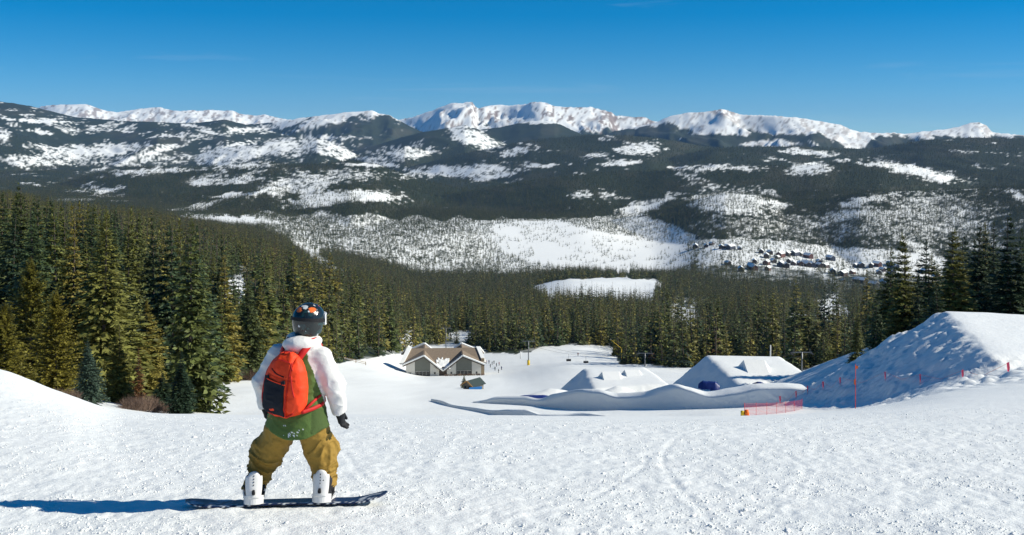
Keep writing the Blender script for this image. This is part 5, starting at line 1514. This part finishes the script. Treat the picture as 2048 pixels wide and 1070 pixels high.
G, og, h = grid3((-.26, -.46, .70), (.34, .06, 1.31), .006)
u, v, w = pk_local(G)
d = pack_sdf(u, v, w)
d = d-.006*(1-np.abs(noise3(u*10, v*6, w*12+u*8, 61))*2)*sstep(.25, -.05, np.abs(u)-.0+0*w)-.003*noise3(u*30, v*30, w*30, 62)
# seams pressed in
d = d+.008*np.exp(-((u-.068-.02*w)/.006)**2)*(v < .02)+.006*np.exp(-((w-.075+.12*u)/.005)**2)*(np.abs(u) < .12)*(v < .0)
bag = sdf_part('main_bag', d, og, h, M['pack'], PK)
G, og, h = grid3((-.26, -.46, .72), (.20, .0, 1.14), .0055)
u, v, w = pk_local(G)
d = pack_sdf(u, v, w, .010)-.004*(1-np.abs(noise3(u*14, v*8, w*22, 63))*2)
bx = np.maximum(np.abs(u+.050)-(.100-.02*np.clip(w+.1, -.1, .1)), np.abs(w+.095+.12*u)-.132); bx = np.maximum(bx, v+.02)
cr_ = np.maximum(np.maximum(np.abs(u+.05)-.075, np.abs(w+.095)-.105), 0)
sdf_part('mesh_pocket', np.maximum(d, bx+.0), og, h, M['pack_black'], PK)
def on_bag(u, w, out=.0):
    vs = np.linspace(-.30, .0, 400); dv = pack_sdf(np.full(400, u), vs, np.full(400, w))
    i = int(np.argmax(dv < 0)); return pk_world(u, vs[i]-out, w)
def strap_on_bag(pts, r, name, mat, n=30, out=.004):
    t = np.linspace(0, 1, len(pts)); tt = np.linspace(0, 1, n)
    us = pchip(t, [p[0] for p in pts], tt); ws = pchip(t, [p[1] for p in pts], tt)
    return MB().tube([on_bag(a, b, out) for a, b in zip(us, ws)], r, 6).build(name, mat, PK, True)
strap_on_bag([(-.150, .12), (-.163, .0), (-.160, -.12), (-.120, -.21), (-.03, -.238), (.06, -.232), (.125, -.19)], .006, 'piping', M['pack_red'])
strap_on_bag([(.075, .20), (.072, .05), (.066, -.10), (.058, -.22)], .0035, 'zip', M['pack_red'])
strap_on_bag([(-.085, .185), (-.03, .205), (.05, .195), (.09, .14)], .004, 'zip', M['pack_red'])
strap_on_bag([(-.145, .055), (-.05, .043), (.05, .030)], .006, 'pocket_hem', M['pack'], out=.012)
for (a, b) in ((-.118, .062), (.035, .045)):
    p = on_bag(a, b, .014); bk = MB().box((0, 0, 0), (.030, .012, .026)).build('buckle', M['pack_black'], PK, False, tuple(p)); bk.rotation_euler = (0, -ROLL, -AY)
strap_on_bag([(.085, .10), (.11, .0), (.13, -.06)], .005, 'compression_strap', M['pack_red'])
strap_on_bag([(-.09, .13), (-.04, .10), (.03, .085)], .004, 'logo_strip', M['pack_black'])
# haul loop and shoulder straps, hip belt
MB().tube([pk_world(-.03, -.02, .235), pk_world(-.02, -.03, .268), pk_world(.02, -.03, .268), pk_world(.03, -.02, .235)], .006, 6).build('haul_loop', M['pack_red'], PK, True)
def flat_strap(pts, wd, th, name, mat):
    P = [Vector(p) for p in pts]; v = []; f = []; n = len(P)
    for i, p in enumerate(P):
        t = (P[min(i+1, n-1)]-P[max(i-1, 0)]).normalized(); o = p-Vector((axis_x(p.z), axis_y(p.z), p.z-.03)); o = (o-t*o.dot(t)).normalized(); s = t.cross(o).normalized()
        v += [p-s*wd-o*th, p+s*wd-o*th, p+s*wd+o*th, p-s*wd+o*th]
    for i in range(n-1):
        for k in range(4): f.append((i*4+k, i*4+(k+1) % 4, (i+1)*4+(k+1) % 4, (i+1)*4+k))
    f += [(0, 3, 2, 1), ((n-1)*4, (n-1)*4+1, (n-1)*4+2, (n-1)*4+3)]
    return MB().add(v, f).build(name, mat, PK, True)
def tw(u, v, z):      # torso coordinates to rider space
    return (axis_x(z)+u*CA+v*SA, axis_y(z)-u*SA+v*CA, z)
for s, nm in ((-1, 'L'), (1, 'R')):
    pts = [tw(s*.075, -.175, 1.20), tw(s*.098, -.150, 1.262), tw(s*.112, -.075, 1.318), tw(s*.118, .0, 1.318), tw(s*.118, .085, 1.27), tw(s*.125, .15, 1.17), tw(s*.15, .165, 1.02), tw(s*.18, .12, .90), tw(s*.20, .02, .86)]
    t = np.linspace(0, 1, len(pts)); tt = np.linspace(0, 1, 34); A_ = np.array(pts)
    flat_strap(np.stack([pchip(t, A_[:, k], tt) for k in range(3)], 1), .026, .007, 'shoulder_strap', M['pack_red'])
hb_ = [tw(.145, -.20, .80), tw(.20, -.10, .815), tw(.222, .0, .83), tw(.19, .10, .835), tw(.10, .165, .83), tw(.0, .178, .83)]
t = np.linspace(0, 1, len(hb_)); tt = np.linspace(0, 1, 26); A_ = np.array(hb_)
flat_strap(np.stack([pchip(t, A_[:, k], tt) for k in range(3)], 1), .014, .008, 'hip_belt', M['pack_red'])
A_ = A_*1.0; hb2 = [tw(-.145, -.20, .80), tw(-.20, -.10, .815), tw(-.222, .0, .83), tw(-.19, .10, .835), tw(-.10, .165, .83), tw(.0, .178, .83)]; A_ = np.array(hb2)
flat_strap(np.stack([pchip(t, A_[:, k], tt) for k in range(3)], 1), .014, .008, 'hip_belt', M['pack_red'])
flat_strap([tw(.150, -.185, .80), tw(.190, -.11, .86), tw(.215, -.02, .90)], .009, .006, 'compression_strap', M['pack_red'])

# ------------------------------------------------------------------ snowboard
slope_t = (Hs(RX, RY+.4)-Hs(RX, RY-.4))/.8
bd = empty('snowboard', (RX, RY, RZ+.012)); bd.rotation_euler = (math.atan(slope_t), math.atan(-(Hs(RX+.6, RY)-Hs(RX-.6, RY))/1.2)*.5, math.radians(4.5))
tag(bd, 'navy snowboard with pale tip graphics and white bindings under the rider', 'snowboard')
n = 90; m = 14; Lb = .80
xs = np.linspace(-1, 1, n)*Lb
hw = (.128+.022*(np.abs(xs)/.6)**2.2)*np.sqrt(np.clip(1-(np.clip((np.abs(xs)-.60)/.20, 0, 1))**2.2, 0, 1))+.002
rise = np.where(xs > 0, .062, .040)*np.clip((np.abs(xs)-.50)/.30, 0, 1)**1.8+.006*(1-(xs/.5)**2)*(np.abs(xs) < .5)
V = []; 
for top in (0, 1):
    for i in range(n):
        for j in range(m):
            y = (2*j/(m-1)-1)*hw[i]; V.append((xs[i], y, rise[i]+.011*top*(1 if abs(2*j/(m-1)-1) < .99 else .8)))
V = np.array(V); idx = np.arange(2*n*m).reshape(2, n, m); Q = []
Q.append(np.stack([idx[1, :-1, :-1], idx[1, 1:, :-1], idx[1, 1:, 1:], idx[1, :-1, 1:]], -1).reshape(-1, 4)); Q.append(np.stack([idx[0, :-1, :-1], idx[0, :-1, 1:], idx[0, 1:, 1:], idx[0, 1:, :-1]], -1).reshape(-1, 4))
for j, fl in ((0, 1), (m-1, -1)): 
    q = np.stack([idx[0, :-1, j], idx[0, 1:, j], idx[1, 1:, j], idx[1, :-1, j]], -1); Q.append(q if fl == 1 else q[:, ::-1])
for i, fl in ((0, -1), (n-1, 1)):
    q = np.stack([idx[0, i, :-1], idx[0, i, 1:], idx[1, i, 1:], idx[1, i, :-1]], -1); Q.append(q if fl == 1 else q[:, ::-1])
me = mesh_np('deck', V, np.concatenate(Q))
c = np.tile(np.array((.008, .018, .060)), (len(V), 1))
gx, gy = V[:, 0], V[:, 1]
g1 = (np.abs(gx-.66) < .09) & (np.abs(gy-.01-.06*np.sin((gx-.6)*22)) < .026) | (np.hypot((gx-.60)/.03, (gy+.02)/.05) < 1)
c[g1] = (.42, .46, .50)
g2 = ((np.hypot((gx+.70)/.05, (gy+.03)/.07) < 1) & (noise2(gx*50, gy*60, 4) > -.1)) | ((np.abs(gx+.53) < .09) & (noise2(gx*30, gy*45, 6) > .25))
c[g2] = (.16, .24, .36)
sn = (gy < -.075-.03*noise2(gx*20, gy*0, 8)) & (noise2(gx*90, gy*120, 9) > .35) & (np.abs(gx) < .78)
c[sn] = (.66, .70, .72)
set_col(me, 'Col', c); link('deck', me, M['board'], bd)
for sd in 'LR':
    ax = AN[sd][0]; bx_ = empty('binding', (ax, 0, .018)); bx_.parent = bd; bx_.rotation_euler = (0, 0, .12 if sd == 'L' else -.16)
    # baseplate
    MB().box((0, .0, .010), (.125, .26, .020)).build('baseplate', M['bind'], bx_)
    # heel cup: curved band behind the heel
    b = MB(); hc = []
    for k in range(13):
        t = math.radians(-90+180*k/12); hc.append(Vector((.070*math.sin(t), -.085-.066*math.cos(t), 0)))
    v = []; f = []
    for k, p in enumerate(hc):
        o = Vector((p.x, p.y+.06, 0)).normalized(); hgt = .060+.012*math.cos(math.radians(-90+180*k/12))
        v += [p, p+Vector((0, 0, hgt)), p+Vector((0, 0, hgt))+o*.008, p+o*.008]
    for k in range(12):
        for q in range(4): f.append((k*4+q, k*4+(q+1) % 4, (k+1)*4+(q+1) % 4, (k+1)*4+q))
    f += [(0, 3, 2, 1), (48, 49, 50, 51)]
    b.add(v, f).build('heel_cup', M['bind'], bx_, False)
    # highback: tall curved shell leaning forward
    rows = 12; cols = 11; v = []; f = []
    for i in range(rows):
        s = i/(rows-1); w_ = .056+.010*math.sin(s*2.6)-.030*max(0, s-.82)/.18*.6; zz_ = .045+.205*s; yy = -.152+.030*s
        for j in range(cols):
            q = 2*j/(cols-1)-1; v.append((w_*math.sin(q*1.25)/math.sin(1.25), yy+.045*(1-math.cos(q*1.25))*(1-.25*s), zz_-.03*(s > .9)*q*q))
    nn = len(v); v += [(x, y-.009, z) for x, y, z in v]
    for i in range(rows-1):
        for j in range(cols-1):
            a = i*cols+j; f += [(a, a+1, a+cols+1, a+cols), (nn+a, nn+a+cols, nn+a+cols+1, nn+a+1)]
    for i in range(rows-1):
        for j in (0, cols-1): a = i*cols+j; f.append((a, a+cols, nn+a+cols, nn+a))
    for j in range(cols-1): 
        a = j; f.append((a, nn+a, nn+a+1, a+1)); a = (rows-1)*cols+j; f.append((a, a+1, nn+a+1, nn+a))
    MB().add(v, f).build('highback', M['bind'], bx_, True)
    s_ = MB()
    for k in range(4): s_.box((.0, -.161+.030*(.5+.11*k), .045+.205*(.5+.11*k)), (.006, .008, .010))
    s_.build('adjuster_marks', M['black'], bx_)
    MB().tube([(0, -.164, .075), (0, -.163, .090), (0, -.158, .112)], [.012, .014, .009], 10).build('forward_lean_lever', M['black'], bx_, True)
    for sx in (-1, 1):
        MB().tube([(sx*.072, -.06, .045), (sx*.080, .0, .09), (sx*.05, .05, .135), (0, .07, .150)], .011, 7).build('ankle_strap', M['bind' if sx < 0 else 'boot'], bx_, True)
        MB().box((sx*.082, -.005, .085), (.014, .045, .03)).build('ratchet', M['bind'], bx_)

# ------------------------------------------------------------------ people by the lodge (tiny, one continuous surface each)
def small_person(seed, pose):
    h = .05; G, og, h = grid3((-.55, -.45, -.05), (.55, .55, 1.85), h)
    ks = .12 if pose else .0
    d = cap(G, (0, 0, .95), (0, ks*.5, 1.42), .17, .19)
    d = smin(d, cap(G, (0, ks*.5, 1.45), (0, ks*.6, 1.55), .08, .08), .06); d = smin(d, ell(G, (0, ks*.7, 1.66), (.11, .12, .14)), .04)
    for s in (-1, 1):
        d = smin(d, cap(G, (s*.10, 0, .92), (s*.13, ks, .50), .11, .085), .06); d = smin(d, cap(G, (s*.13, ks, .50), (s*.14, 0, .06), .085, .07), .04)
        d = smin(d, cap(G, (s*.14, 0, .04), (s*.14, .16, .03), .07, .06), .04)
        d = smin(d, cap(G, (s*.21, ks*.5, 1.38), (s*.31, ks+.02, 1.10), .075, .065), .05); d = smin(d, cap(G, (s*.31, ks+.02, 1.10), (s*.28, ks+.24, .95), .06, .05), .03)
    V, Q = surface_nets(d, og, h); me = mesh_np('skier', V, Q); smooth(me); return me, V
M['skier'] = mat_cloth('skier_clothes')
cols_ = [((.03, .03, .04), 'black jacket'), ((.25, .03, .03), 'dark red jacket'), ((.03, .05, .16), 'navy jacket'), ((.05, .05, .05), 'charcoal jacket'), ((.10, .12, .10), 'dark green jacket')]
pm = []
for i, (cj, nm) in enumerate(cols_):
    me, V = small_person(i, i % 2); c = np.where((V[:, 2] < .92)[:, None], np.array((.02, .02, .025)), np.array(cj)); c = np.where((V[:, 2] > 1.52)[:, None], np.array((.05, .045, .045)), c)
    set_col(me, 'Col', c); me.materials.append(M['skier']); pm.append((me, nm))
PP = [(968,722),(973,723),(978,722),(984,725),(988,723),(993,728),(998,726),(1003,735),(981,730),(990,736),(997,741),(1156,712)]
for i, (px, py) in enumerate(PP):
    Yq = far_sight(px, py+5, 420, 640) if px < 1100 else 560
    x = (px-CX)/F*Yq; me, nm = pm[i % 5]
    o = bpy.data.objects.new('person', me); COL.objects.link(o); o.location = (x, Yq, Hs(x, Yq)+.02); o.rotation_euler = (0, 0, i*1.7)
    if px > 1100: tag(o, 'lone person in %s standing on the open snow under the lift' % nm, 'person')
    else: tag(o, 'distant person in %s in the crowd on the snow beside the lodge' % nm, 'person', 'people beside the lodge, '+nm)

# ------------------------------------------------------------------ loose snow crumbs on the groomed run
def crumbs():
    r = np.random.default_rng(77); n = 45000
    Yc = 6.2+16*r.random(n)**1.6; xc = r.uniform(-.50, .50, n)*Yc
    cl = fbm2(xc/.8, Yc/1.1, 3, 400); k = cl > -.15; xc, Yc = xc[k], Yc[k]
    X = xc; z = H(X, Yc)+tracks_dz(X, Yc)
    s = np.exp(r.normal(-.1, .5, len(xc)))*.20
    P = np.stack([xc, Yc, z+.2+.003, s*PH], 1)
    ms = []
    for q in range(3):
        bm = bmesh.new(); bmesh.ops.create_icosphere(bm, subdivisions=1, radius=.022)
        for v in bm.verts: v.co *= 1+.45*random.uniform(-1, 1); v.co.z *= .62
        me = bpy.data.meshes.new('snow_crumb'); bm.to_mesh(me); bm.free(); smooth(me); me.materials.append(M['snow_roof']); ms.append(me)
    o = gn_forest('snow_crumbs', P, ms, 'loose crumbs of snow scattered over the groomed run', 9, [.34, .33, .33])
crumbs()
